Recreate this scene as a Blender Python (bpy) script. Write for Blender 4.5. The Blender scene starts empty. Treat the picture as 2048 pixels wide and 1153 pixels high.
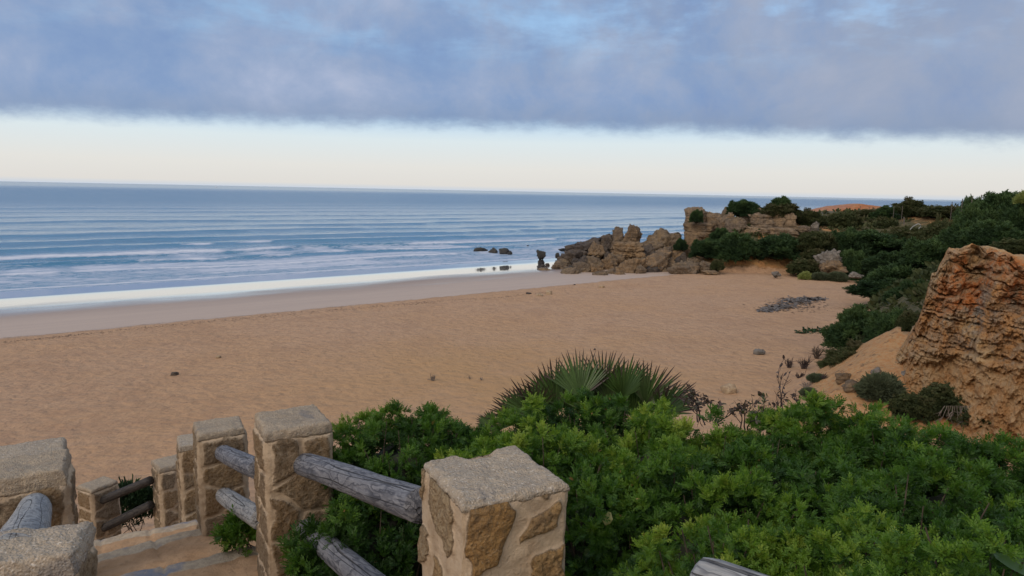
import bpy, math, random
import numpy as np
from mathutils import Vector, Matrix

# ------------------------------------------------------------------ camera, sky, sun, exposure
S = bpy.context.scene
COL = S.collection
F_PX, CX, CY, CZ = 1365.0, 1024.0, 576.5, 10.0
PITCH, ROLL = math.radians(8.08), math.radians(1.12)
V_FWD = np.array([0, math.cos(PITCH), -math.sin(PITCH)])
_u = np.array([0, math.sin(PITCH), math.cos(PITCH)]); _r = np.array([1.0, 0, 0])
V_UP = _u * math.cos(ROLL) - _r * math.sin(ROLL)
V_RT = _r * math.cos(ROLL) + _u * math.sin(ROLL)
cam_d = bpy.data.cameras.new('camera'); cam = bpy.data.objects.new('camera', cam_d); COL.objects.link(cam)
cam_d.sensor_width = 36.0; cam_d.lens = 36.0 * F_PX / 2048.0
cam_d.clip_start = 0.1; cam_d.clip_end = 90000.0
cam.matrix_world = Matrix(((V_RT[0], V_UP[0], -V_FWD[0], 0), (V_RT[1], V_UP[1], -V_FWD[1], 0),
                           (V_RT[2], V_UP[2], -V_FWD[2], CZ), (0, 0, 0, 1)))
S.camera = cam
S.view_settings.view_transform = 'Standard'; S.view_settings.look = 'None'
S.view_settings.exposure = 0.0; S.view_settings.gamma = 1.0
S.render.engine = 'CYCLES'
S.cycles.max_bounces = 6; S.cycles.transparent_max_bounces = 8

def pix(u, v, D):
    """the point D metres away (along the ground) that the photograph shows at u, v"""
    d = V_FWD + V_RT * (u - CX) / F_PX - V_UP * (v - CY) / F_PX
    t = D / math.hypot(d[0], d[1])
    return np.array([0, 0, CZ]) + d * t
def pixz(u, v, z):
    d = V_FWD + V_RT * (u - CX) / F_PX - V_UP * (v - CY) / F_PX
    return np.array([0, 0, CZ]) + d * ((z - CZ) / d[2])

SUN_AZ, SUN_EL = math.radians(222), math.radians(36)    # azimuth clockwise from +y: behind the camera, to the left
sd = Vector((math.sin(SUN_AZ) * math.cos(SUN_EL), math.cos(SUN_AZ) * math.cos(SUN_EL), math.sin(SUN_EL)))
sun_d = bpy.data.lights.new('sun', 'SUN'); sun = bpy.data.objects.new('sun', sun_d); COL.objects.link(sun)
sun_d.energy = 1.2; sun_d.angle = math.radians(24); sun_d.color = (1.0, 0.86, 0.70)
sun.rotation_euler = (-sd).to_track_quat('-Z', 'Y').to_euler(); sun.location = (10, -20, 60)

# ---- small node helpers
class NT:
    def __init__(s, tree): s.t = tree; s.n = tree.nodes; s.l = tree.links
    def node(s, kind, **kw):
        n = s.n.new(kind)
        for k, v in kw.items(): setattr(n, k, v)
        return n
    def put(s, sock, v):
        if hasattr(v, 'is_linked'): s.l.new(v, sock)
        elif v is not None: sock.default_value = v
    def math(s, op, a, b=0.0, c=None, clamp=False):
        n = s.node('ShaderNodeMath', operation=op); n.use_clamp = clamp
        s.put(n.inputs[0], a); s.put(n.inputs[1], b)
        if c is not None: s.put(n.inputs[2], c)
        return n.outputs[0]
    def vmath(s, op, a, b=None, scale=None):
        n = s.node('ShaderNodeVectorMath', operation=op)
        s.put(n.inputs[0], a)
        if b is not None: s.put(n.inputs[1], b)
        if scale is not None: s.put(n.inputs['Scale'], scale)
        return n.outputs['Value'] if op in ('DOT_PRODUCT', 'LENGTH') else n.outputs[0]
    def mix(s, f, a, b, blend='MIX'):
        n = s.node('ShaderNodeMix', data_type='RGBA', blend_type=blend)
        s.put(n.inputs['Factor'], f)
        s.put(n.inputs[6], (*a, 1) if isinstance(a, tuple) and len(a) == 3 else a)
        s.put(n.inputs[7], (*b, 1) if isinstance(b, tuple) and len(b) == 3 else b)
        return n.outputs[2]
    def fmix(s, f, a, b):
        n = s.node('ShaderNodeMix', data_type='FLOAT')
        s.put(n.inputs['Factor'], f); s.put(n.inputs[2], a); s.put(n.inputs[3], b)
        return n.outputs[0]
    def noise(s, vec, scale, detail=4.0, rough=0.55, dist=0.0, out=0):
        n = s.node('ShaderNodeTexNoise'); s.put(n.inputs['Vector'], vec)
        n.inputs['Scale'].default_value = scale; n.inputs['Detail'].default_value = detail
        n.inputs['Roughness'].default_value = rough; n.inputs['Distortion'].default_value = dist
        return n.outputs[out]
    def voro(s, vec, scale, feature='F1', rnd=1.0, out=0):
        n = s.node('ShaderNodeTexVoronoi', feature=feature); s.put(n.inputs['Vector'], vec)
        n.inputs['Scale'].default_value = scale; n.inputs['Randomness'].default_value = rnd
        return n.outputs[out]
    def step(s, x, lo, hi, a=0.0, b=1.0):
        n = s.node('ShaderNodeMapRange', interpolation_type='SMOOTHSTEP')
        s.put(n.inputs[0], x); s.put(n.inputs[1], lo); s.put(n.inputs[2], hi)
        n.inputs[3].default_value = a; n.inputs[4].default_value = b
        return n.outputs[0]
    def ramp(s, f, stops):
        n = s.node('ShaderNodeValToRGB'); e = n.color_ramp.elements
        e[0].position, e[0].color = stops[0][0], (*stops[0][1], 1)
        e[1].position, e[1].color = stops[-1][0], (*stops[-1][1], 1)
        for p, c in stops[1:-1]:
            k = e.new(p); k.color = (*c, 1)
        s.put(n.inputs[0], f); return n.outputs[0]
    def attr(s, name, out='Fac'): return s.node('ShaderNodeAttribute', attribute_name=name).outputs[out]
    def bump(s, h, strength, dist, normal=None):
        n = s.node('ShaderNodeBump'); s.put(n.inputs['Height'], h)
        n.inputs['Strength'].default_value = strength; n.inputs['Distance'].default_value = dist
        if normal is not None: s.put(n.inputs['Normal'], normal)
        return n.outputs[0]

# ---- sky: clear Nishita sky, pale band over the sea, one deck of cloud
W = bpy.data.worlds.new('World'); S.world = W; W.use_nodes = True
w = NT(W.node_tree); w.n.clear()
sky = w.node('ShaderNodeTexSky', sky_type='NISHITA'); sky.sun_disc = False
sky.sun_elevation = SUN_EL; sky.sun_rotation = SUN_AZ; sky.air_density = 1.0; sky.dust_density = 0.6
dirn = w.node('ShaderNodeTexCoord').outputs['Generated']
sx = w.node('ShaderNodeSeparateXYZ'); w.put(sx.inputs[0], dirn)
X, Y, Z = sx.outputs
zc = w.math('MAXIMUM', Z, 0.0)
inv = w.math('DIVIDE', 1.0, w.math('ADD', zc, 0.10))
cmb = w.node('ShaderNodeCombineXYZ')
w.put(cmb.inputs[0], w.math('MULTIPLY', X, inv)); w.put(cmb.inputs[1], w.math('MULTIPLY', Y, inv)); cmb.inputs[2].default_value = 3.1
P = cmb.outputs[0]
K = 10.0                                               # the background runs at strength 0.1
def k3(r, g, b): return (r * K, g * K, b * K)
low = w.ramp(w.math('MULTIPLY', zc, 8.0), [(0.0, (.60, .66, .74)), (.05, (.75, .725, .685)), (.25, (.78, .77, .73)), (.55, (.72, .81, .84)), (.85, (.46, .68, .90)), (1.0, (.27, .53, .86))])
low = w.mix(1.0, low, (K, K, K), 'MULTIPLY')
clear = w.mix(w.step(Z, 0.10, 0.22, 0.0, 0.75), low, w.mix(1.0, sky.outputs[0], (1.5, 1.5, 1.5), 'MULTIPLY'))
n_big = w.noise(P, 0.55, 5, 0.55, 0.3)
n_mid = w.noise(P, 1.6, 6, 0.6, 0.2)
n_fin = w.noise(dirn, 14.0, 5, 0.6)
n_edge = w.noise(w.vmath('MULTIPLY', dirn, (1.0, 1.0, 2.5)), 30.0, 5, 0.65)
edge_z = w.math('ADD', w.math('MULTIPLY', Y, 0.0895), w.math('MULTIPLY', X, -0.0065))
edge_z = w.math('ADD', edge_z, w.math('MULTIPLY', w.math('SUBTRACT', n_edge, 0.5), 0.020))
edge_z = w.math('ADD', edge_z, w.math('MULTIPLY', w.math('SUBTRACT', n_fin, 0.5), 0.016))
deck = w.step(w.math('SUBTRACT', Z, edge_z), -0.012, 0.016)
hole = w.math('ADD', w.math('MULTIPLY', n_mid, 0.6), w.math('MULTIPLY', w.noise(dirn, 5.0, 5, 0.6), 0.6))
open_ = w.math('MULTIPLY', w.step(hole, 0.56, 0.74), w.step(Z, 0.15, 0.25))
ctone = w.math('ADD', w.math('MULTIPLY', w.noise(w.vmath('MULTIPLY', dirn, (1, 1, 1.3)), 6.0, 6, 0.58, 0.4), 0.75), w.math('MULTIPLY', n_fin, 0.25))
ccol = w.ramp(ctone, [(.30, k3(.200, .310, .545)), (.43, k3(.245, .355, .570)), (.54, k3(.315, .405, .590)), (.72, k3(.47, .53, .69))])
grey = w.step(w.math('ADD', w.math('MULTIPLY', X, 0.55), w.math('MULTIPLY', n_fin, 0.7)), 0.25, 0.75)
ccol = w.mix(w.math('MULTIPLY', grey, 0.62), ccol, k3(.345, .385, .485))
base_ = w.step(w.math('SUBTRACT', Z, edge_z), 0.0, 0.05)
ccol = w.mix(base_, w.mix(0.45, ccol, k3(.235, .315, .45)), ccol)
# inland, behind the viewer, the unseen deck is brightened warm to light the land
back = w.step(w.math('MULTIPLY', Y, -1.0), -0.25, 0.75)
ccol = w.mix(back, ccol, k3(1.12, .98, .86))
ccol = w.mix(w.step(Z, 0.40, 0.9), ccol, k3(.66, .70, .78))  # overhead, out of view, brightness is added to the deck as well
deck = w.math('MULTIPLY', deck, w.math('SUBTRACT', 1.0, open_))
skyc = w.mix(deck, clear, ccol)
bg = w.node('ShaderNodeBackground'); w.put(bg.inputs[0], skyc); bg.inputs[1].default_value = 0.1
wo = w.node('ShaderNodeOutputWorld'); w.put(wo.inputs[0], bg.outputs[0])
W.cycles.sampling_method = 'MANUAL'; W.cycles.sample_map_resolution = 1024

# ------------------------------------------------------------------ numpy helpers
def _hash(ix, iy, iz, seed):
    h = (ix.astype(np.int64) * 374761393 + iy.astype(np.int64) * 668265263 + iz.astype(np.int64) * 2147483647 + seed * 974634777) & 0xFFFFFFFF
    h = ((h ^ (h >> 13)) * 1274126177) & 0xFFFFFFFF
    h = ((h ^ (h >> 16)) * 2246822519) & 0xFFFFFFFF
    return ((h ^ (h >> 15)) & 0xFFFFFF) / float(0xFFFFFF)
def vnoise(p, seed=0):
    p = np.asarray(p, float); i = np.floor(p); f = p - i; f = f * f * f * (f * (f * 6 - 15) + 10)
    ix, iy, iz = i[:, 0], i[:, 1], i[:, 2]; r = 0
    for dx in (0, 1):
        wx = f[:, 0] if dx else 1 - f[:, 0]
        for dy in (0, 1):
            wy = f[:, 1] if dy else 1 - f[:, 1]
            for dz in (0, 1):
                wz = f[:, 2] if dz else 1 - f[:, 2]
                r = r + wx * wy * wz * _hash(ix + dx, iy + dy, iz + dz, seed)
    return r * 2 - 1
def fbm(p, octs=4, seed=0, gain=0.5, lac=2.03):
    a, r, s = 1.0, 0, 0
    p = np.asarray(p, float)
    for o in range(octs):
        r = r + a * vnoise(p, seed + o * 17); s += a; a *= gain; p = p * lac
    return r / s
def sstep(x, a, b):
    t = np.clip((x - a) / (b - a), 0, 1); return t * t * (3 - 2 * t)
def seg_dist(p, poly, closed=False):
    d = np.full(len(p), 1e9); n = len(poly)
    for i in range(n if closed else n - 1):
        a = np.array(poly[i], float); b = np.array(poly[(i + 1) % n], float); ab = b - a
        t = np.clip(((p - a) @ ab) / (ab @ ab), 0, 1)
        d = np.minimum(d, np.linalg.norm(p - a - t[:, None] * ab, axis=1))
    return d
def inside(p, poly):
    c = np.zeros(len(p), bool); n = len(poly); j = n - 1
    for i in range(n):
        xi, yi = poly[i]; xj, yj = poly[j]
        k = ((yi > p[:, 1]) != (yj > p[:, 1])) & (p[:, 0] < (xj - xi) * (p[:, 1] - yi) / (yj - yi + 1e-12) + xi)
        c ^= k; j = i
    return c

def mesh_obj(name, V, Fc, mat, parent=None, attrs=None, smooth=True, loc=None):
    """V: (n,3); Fc: (m,4) or (m,3) array or list of arrays; attrs: {name: per-vertex floats}"""
    me = bpy.data.meshes.new(name)
    V = np.ascontiguousarray(V, np.float32)
    groups = Fc if isinstance(Fc, list) else [Fc]
    groups = [np.asarray(g, np.int32) for g in groups if len(g)]
    me.vertices.add(len(V)); me.vertices.foreach_set('co', V.ravel())
    loops = np.concatenate([g.ravel() for g in groups])
    sizes = np.concatenate([np.full(len(g), g.shape[1], np.int32) for g in groups])
    starts = np.concatenate([[0], np.cumsum(sizes)[:-1]]).astype(np.int32)
    me.loops.add(len(loops)); me.loops.foreach_set('vertex_index', loops)
    me.polygons.add(len(sizes)); me.polygons.foreach_set('loop_start', starts)
    me.update(calc_edges=True)
    me.polygons.foreach_set('use_smooth', np.full(len(sizes), smooth))
    for k, v in (attrs or {}).items():
        a = me.attributes.new(k, 'FLOAT', 'POINT'); a.data.foreach_set('value', np.ascontiguousarray(v, np.float32))
    me.materials.append(mat); me.validate(); me.update()
    o = bpy.data.objects.new(name, me); COL.objects.link(o)
    if parent is not None: o.parent = parent
    if loc is not None: o.location = loc
    return o
def tag(o, label=None, cat=None, group=None, kind=None):
    if label: o['label'] = label
    if cat: o['category'] = cat
    if group: o['group'] = group
    if kind: o['kind'] = kind
    return o
def empty(name, loc, label, cat, group=None, rz=0.0):
    o = bpy.data.objects.new(name, None); COL.objects.link(o)
    o.location = tuple(float(x) for x in loc); o.rotation_euler = (0, 0, rz); o.empty_display_size = 0.2
    return tag(o, label, cat, group)
def grid_faces(nu, nv, off=0):
    i = np.arange(nu - 1)[:, None]; j = np.arange(nv - 1)[None, :]
    a = (i * nv + j).ravel() + off
    return np.stack([a, a + nv, a + nv + 1, a + 1], 1)
def tube(path, radii, seg=8, cap=True):
    path = np.asarray(path, float); n = len(path)
    radii = np.full(n, radii) if np.isscalar(radii) else np.asarray(radii, float)
    T = np.gradient(path, axis=0); T /= np.linalg.norm(T, axis=1)[:, None] + 1e-9
    ref = np.array([0, 0, 1.0]) if abs(T[0][2]) < 0.9 else np.array([1.0, 0, 0])
    A = np.cross(T, ref); A /= np.linalg.norm(A, axis=1)[:, None] + 1e-9; B = np.cross(T, A)
    th = np.arange(seg) * 2 * math.pi / seg
    V = path[:, None, :] + radii[:, None, None] * (A[:, None, :] * np.cos(th)[None, :, None] + B[:, None, :] * np.sin(th)[None, :, None])
    i = np.arange(n - 1)[:, None]; j = np.arange(seg)[None, :]
    Fq = np.stack([(i * seg + j).ravel(), (i * seg + (j + 1) % seg).ravel(), ((i + 1) * seg + (j + 1) % seg).ravel(), ((i + 1) * seg + j).ravel()], 1)
    return V.reshape(-1, 3), Fq
class MB:
    def __init__(s): s.V = []; s.F = []; s.A = {}; s.n = 0
    def add(s, V, Fq, **at):
        s.V.append(V); s.F.append(np.asarray(Fq) + s.n); s.n += len(V)
        for k, v in at.items(): s.A.setdefault(k, []).append(np.full(len(V), v) if np.isscalar(v) else v)
    def build(s, name, mat, parent=None, smooth=True):
        return mesh_obj(name, np.concatenate(s.V), [np.concatenate(s.F)], mat, parent, {k: np.concatenate(v) for k, v in s.A.items()}, smooth)

def new_mat(name):
    m = bpy.data.materials.new(name); m.use_nodes = True
    t = NT(m.node_tree); t.n.clear()
    out = t.node('ShaderNodeOutputMaterial'); b = t.node('ShaderNodeBsdfPrincipled')
    t.l.new(b.outputs[0], out.inputs[0])
    return m, t, b, out
def obj_co(t): return t.node('ShaderNodeTexCoord').outputs['Object']
def pos_co(t): return t.node('ShaderNodeNewGeometry').outputs['Position']

# ------------------------------------------------------------------ shore frame and land form
SH_P = np.array([-25.0, 79.8]); SH_N = np.array([0.625, -0.7806]); SH_T = np.array([0.7806, 0.625])
def shore_s(p): return (p - SH_P) @ SH_N                 # metres inland of the water's edge
HILL = [(15.3, 30), (16.0, 33), (20, 40), (26, 49), (30.5, 56), (35.5, 66), (40.5, 75), (36.5, 75.8), (30, 76.3), (24, 78), (21.5, 84), (21.0, 92),
        (26, 103), (45, 116), (70, 123), (100, 126), (140, 138), (300, 200), (300, -100), (60, -60), (34, 5), (25, 20), (18.2, 25.8), (16.2, 27.6)]
CLIFF_LINE = [(16.0, 27.8), (18.2, 25.6), (25, 20), (34, 5)]
FLOW = np.array([math.cos(math.radians(124)), math.sin(math.radians(124))]); CROSS = np.array([math.cos(math.radians(31)), math.sin(math.radians(31))])
ST0 = np.array([-0.75, 2.1])
def height(x, y, rough=True):
    p = np.stack([x, y], 1); s = shore_s(p); r = np.hypot(x, y)
    p3 = np.stack([x, y, np.zeros_like(x)], 1)
    z = np.where(s < 0, s * 0.045, np.where(s < 14, 0.006 * s + 0.058 * np.maximum(s - 5.0, 0) ** 2 / (np.maximum(s - 5.0, 0) + 2.5), 0.492 + (s - 14) * 0.038))
    z = np.where(s < 30, z, 1.07 + 0.10 * sstep(s, 30, 30.8) + 0.85 * (1 - np.exp(-(np.maximum(s, 30) - 30) / 25.0)))
    z = np.where(s < -60, -2.7 - 2 * sstep(-s, 60, 200), z)
    dry = sstep(s, 30, 33)
    if rough: z = z + dry * (0.10 * fbm(p3 * 0.12, 3, 5) + 0.035 * fbm(p3 * 0.9, 3, 6))
    d = seg_dist(p, HILL, True); ins = inside(p, HILL); t = np.where(ins, d, -d)
    cap = 5.3 + 1.6 * np.exp(-(((x - 78) / 26) ** 2 + ((y - 90) / 26) ** 2)) + 2.1 * np.exp(-(((x - 62) / 10) ** 2 + ((y - 84) / 9) ** 2)) + 0.5 * np.exp(-(((x - 34) / 12) ** 2 + ((y - 94) / 12) ** 2))
    cap = cap + 2.1 * np.exp(-(((x - 47) / 7.5) ** 2 + ((y - 104) / 5) ** 2)) + 1.3 * np.exp(-(((x - 52) / 4) ** 2 + ((y - 101) / 4) ** 2))
    cap = cap - 1.0 * np.exp(-(((x - 47) / 9) ** 2 + ((y - 78) / 12) ** 2))
    cap = cap + 1.0 * np.exp(-(((x - 30) / 14) ** 2 + ((y - 34) / 12) ** 2))
    k = 0.85 - 0.35 * np.exp(-(((x - 46) / 12) ** 2 + ((y - 76) / 14) ** 2))
    lump = 0.5 * fbm(p3 * 0.18, 4, 11) if rough else 0
    rise = cap * (1 - np.exp(-np.maximum(t, 0) * k / cap * 1.4))
    hill = 1.9 + rise + lump * sstep(t, 0.5, 4)
    z = np.where(t > 0, np.maximum(z, hill), z)
    # talus below the near cliff
    dc = seg_dist(p, CLIFF_LINE); tal = 4.7 - 0.33 * dc - 0.45 * np.maximum(0, (16 - x) * .7 + (y - 27.8) * .7) + (0.35 * fbm(p3 * 0.5, 4, 21) if rough else 0)
    z = np.where(ins, z, np.maximum(z, tal))
    # the slope the stairs run down
    az = np.arctan2(x, y)
    near = 8.3 - (0.345 - 0.03 * np.clip(az, -1, 1)) * np.maximum(0, r - 1.5) + (0.12 * fbm(p3 * 0.7, 3, 31) * sstep(r, 2, 6) if rough else 0)
    near = np.where(y < -3, np.maximum(near, 8.3), near)
    z = np.maximum(z, near)
    # cut for the stairs
    al = (p - ST0) @ FLOW; ac = (p - ST0) @ CROSS
    m = sstep(ac, -1.6, -1.1) * (1 - sstep(ac, 0.75, 1.0)) * sstep(al, -1.5, -0.5) * (1 - sstep(al, 8.5, 9.5))
    z = z - 0.30 * m
    return z
def ground_z(x, y): return float(height(np.array([float(x)]), np.array([float(y)]))[0])
def on_ground(u, v, zguess=2.0):
    """where the sight line through u, v meets the land"""
    d = V_FWD + V_RT * (u - CX) / F_PX - V_UP * (v - CY) / F_PX
    D = np.geomspace(8, 200, 3000) / math.hypot(d[0], d[1]); q = np.array([0, 0, CZ]) + d * D[:, None]
    h = height(q[:, 0], q[:, 1]); i = int(np.argmax(q[:, 2] <= h)); return q[i]
exec_order = None
# ------------------------------------------------------------------ ground (one sheet: beach, slopes, sea bed)
def mat_ground():
    m, t, b, out = new_mat('ground')
    p = pos_co(t)
    s = t.math('SUBTRACT', t.vmath('DOT_PRODUCT', p, (SH_N[0], SH_N[1], 0)), float(SH_P @ SH_N))
    al = t.vmath('DOT_PRODUCT', p, (SH_T[0], SH_T[1], 0))
    cm = t.node('ShaderNodeCombineXYZ'); t.put(cm.inputs[0], s); t.put(cm.inputs[1], al); sh = cm.outputs[0]
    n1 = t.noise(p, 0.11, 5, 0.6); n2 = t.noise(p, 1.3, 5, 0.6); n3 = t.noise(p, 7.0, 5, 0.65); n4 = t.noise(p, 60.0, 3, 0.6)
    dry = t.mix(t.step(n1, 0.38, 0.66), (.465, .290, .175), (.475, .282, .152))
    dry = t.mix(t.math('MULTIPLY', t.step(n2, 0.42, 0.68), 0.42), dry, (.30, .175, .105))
    dry = t.mix(t.math('MULTIPLY', t.step(n3, 0.47, 0.62), 0.45), dry, (.27, .160, .098))  # dark mottling at footprint size puts the shade of pits into the sand colour
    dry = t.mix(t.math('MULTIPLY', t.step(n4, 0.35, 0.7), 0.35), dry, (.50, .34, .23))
    ochre = t.attr('ochre')
    dry = t.mix(t.math('MULTIPLY', t.step(t.noise(p, 0.35, 6, 0.65), 0.48, 0.66), 0.35), dry, (.33, .195, .118))
    dry = t.mix(t.math('MULTIPLY', ochre, t.step(n1, 0.2, 0.6)), dry, (.44, .262, .122))
    # wet bands: damp, then a film of water that mirrors the sky
    swarp = t.math('ADD', s, t.math('MULTIPLY', t.math('SUBTRACT', t.noise(sh, 0.06, 5, 0.6), 0.5), 6.0))
    streak = t.noise(t.vmath('MULTIPLY', sh, (1.0, 0.08, 1.0)), 0.9, 5, 0.6)
    damp = t.mix(t.step(swarp, 12.0, 26.0), (.245, .175, .140), (.47, .355, .275))
    damp = t.mix(t.math('MULTIPLY', t.step(streak, 0.35, 0.7), 0.35), damp, (.36, .27, .22))
    edge = t.math('ADD', s, t.math('MULTIPLY', t.math('SUBTRACT', t.noise(p, 0.5, 6, 0.7), 0.5), 2.2))
    isdry = t.step(edge, 29.7, 30.4)
    c = t.mix(isdry, damp, dry)
    film = t.step(t.math('ADD', s, t.math('MULTIPLY', t.math('SUBTRACT', t.noise(t.vmath('MULTIPLY', sh, (1.0, 0.30, 1.0)), 0.13, 5, 0.6), 0.5), 15.0)), 20.5, 11.5)
    c = t.mix(film, c, (.15, .125, .115))
    # hill soil and orange earth
    hill = t.attr('hill'); org = t.attr('orange')
    hm = t.step(t.math('ADD', hill, t.math('MULTIPLY', t.math('SUBTRACT', n2, 0.5), 0.7)), 0.40, 0.62)
    soil = t.mix(t.step(n3, 0.4, 0.62), (.055, .060, .026), (.12, .095, .05))
    soil = t.mix(t.math('MULTIPLY', t.step(n2, 0.52, 0.7), 0.7), soil, (.22, .15, .08))
    c = t.mix(hm, c, soil)
    om = t.step(t.math('ADD', org, t.math('MULTIPLY', t.math('SUBTRACT', n2, 0.5), 0.6)), 0.35, 0.65)
    oc = t.mix(t.step(n1, 0.40, 0.60), (.40, .185, .070), (.42, .255, .125))
    oc = t.mix(t.attr('bank'), oc, t.mix(t.step(n2, 0.4, 0.6), (.30, .20, .085), (.33, .185, .085)))
    oc = t.mix(t.step(n3, 0.42, 0.66), oc, (.40, .19, .075))
    oc = t.mix(t.math('MULTIPLY', t.step(t.noise(p, 2.6, 6, 0.7), 0.55, 0.66), 0.8), oc, (.13, .085, .05))
    c = t.mix(om, c, oc)
    c = t.mix(t.math('MULTIPLY', t.attr('mound'), om), c, t.mix(t.step(n2, 0.4, 0.6), (.36, .125, .045), (.40, .185, .080)))
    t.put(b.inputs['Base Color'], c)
    land = t.math('MAXIMUM', t.math('MAXIMUM', isdry, hm), om)
    ro = t.fmix(film, t.fmix(isdry, 0.55, 0.95), 0.055)
    t.put(b.inputs['Roughness'], ro)
    b.inputs['IOR'].default_value = 1.5
    t.put(b.inputs['Specular IOR Level'], t.fmix(film, 0.25, 0.7))
    t.put(b.inputs['Coat Weight'], film); b.inputs['Coat Roughness'].default_value = 0.04; b.inputs['Coat IOR'].default_value = 1.55
    # footprints and ripples only where the sand is dry
    pits = t.voro(t.vmath('ADD', p, t.vmath('SCALE', t.noise(p, 2.0, 2, 0.5, 0, 1), scale=0.35)), 2.6, 'SMOOTH_F1')
    h = t.math('ADD', t.math('MULTIPLY', pits, 0.55), t.math('MULTIPLY', n2, 0.5))
    h = t.math('ADD', h, t.math('MULTIPLY', n3, 0.30))
    h = t.math('ADD', h, t.math('MULTIPLY', n4, 0.05))
    h = t.math('MULTIPLY', h, land)
    t.put(b.inputs['Normal'], t.bump(h, 1.0, 0.22))
    return m
def build_ground():
    a1 = np.radians(np.concatenate([np.arange(-180, -46, 6.0), np.arange(-46, 46, 0.14), np.arange(46, 180, 6.0)]))
    rr = np.concatenate([[0.02], np.geomspace(0.4, 170, 520), np.geomspace(175, 45000, 50)])
    A, R = np.meshgrid(a1, rr, indexing='ij')
    x = (np.sin(A) * R).ravel(); y = (np.cos(A) * R).ravel()
    z = height(x, y)
    p = np.stack([x, y], 1); d = seg_dist(p, HILL, True); ins = inside(p, HILL); t_ = np.where(ins, d, -d)
    p3 = np.stack([x, y, z], 1)
    hill = sstep(t_, -0.6, 1.2)
    # bare ground: the near talus, the mound behind the headland, the ridge to the far right, the foot of the headland
    dc = seg_dist(p, CLIFF_LINE)
    org = sstep(11.5 - dc, 0, 3.5) * (~ins) * sstep(z, 2.15, 2.7)
    mound = np.exp(-(((x - 48) / 8.0) ** 2 + ((y - 103) / 5.0) ** 2))
    org = np.maximum(org, sstep(mound, 0.25, 0.5))
    ridge = np.exp(-(((x - 64) / 16) ** 2 + ((y - 86) / 12) ** 2)) * ins
    org = np.maximum(org, 0.62 * sstep(ridge, 0.2, 0.6))
    foot = ins * sstep(4.0 - t_, 0, 2.0) * sstep(y, 68, 73) * sstep(41 - x, 0, 3)
    org = np.maximum(org, 0.9 * foot)
    org = np.maximum(org, 0.62 * sstep(fbm(p3 * 0.16, 3, 44), 0.18, 0.4) * ins * sstep(y, 60, 80))
    r = np.hypot(x, y)
    nearslope = sstep(z, 2.6, 3.2) * (~ins) * sstep(24 - r, 0, 3) * sstep(np.degrees(np.arctan2(x, y)), -6, 4)
    hill = np.maximum(hill, nearslope * (1 - org))
    ochre = np.exp(-(((x - 0.0) / 9) ** 2 + ((y - 30) / 9) ** 2)) * 0.9
    Vv = np.stack([x, y, z], 1); n = len(a1); mth = len(rr)
    Fq = grid_faces(n, mth)
    Fq = np.concatenate([Fq, np.stack([(n - 1) * mth + np.arange(mth - 1), np.arange(mth - 1), np.arange(1, mth), (n - 1) * mth + np.arange(1, mth)], 1)])
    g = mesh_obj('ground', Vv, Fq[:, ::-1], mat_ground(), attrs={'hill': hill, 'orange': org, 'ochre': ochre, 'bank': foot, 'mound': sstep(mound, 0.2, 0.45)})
    tag(g, 'sandy beach with a wet shore, sloping up to orange earth and scrubby hills', kind='structure')
build_ground()

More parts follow.
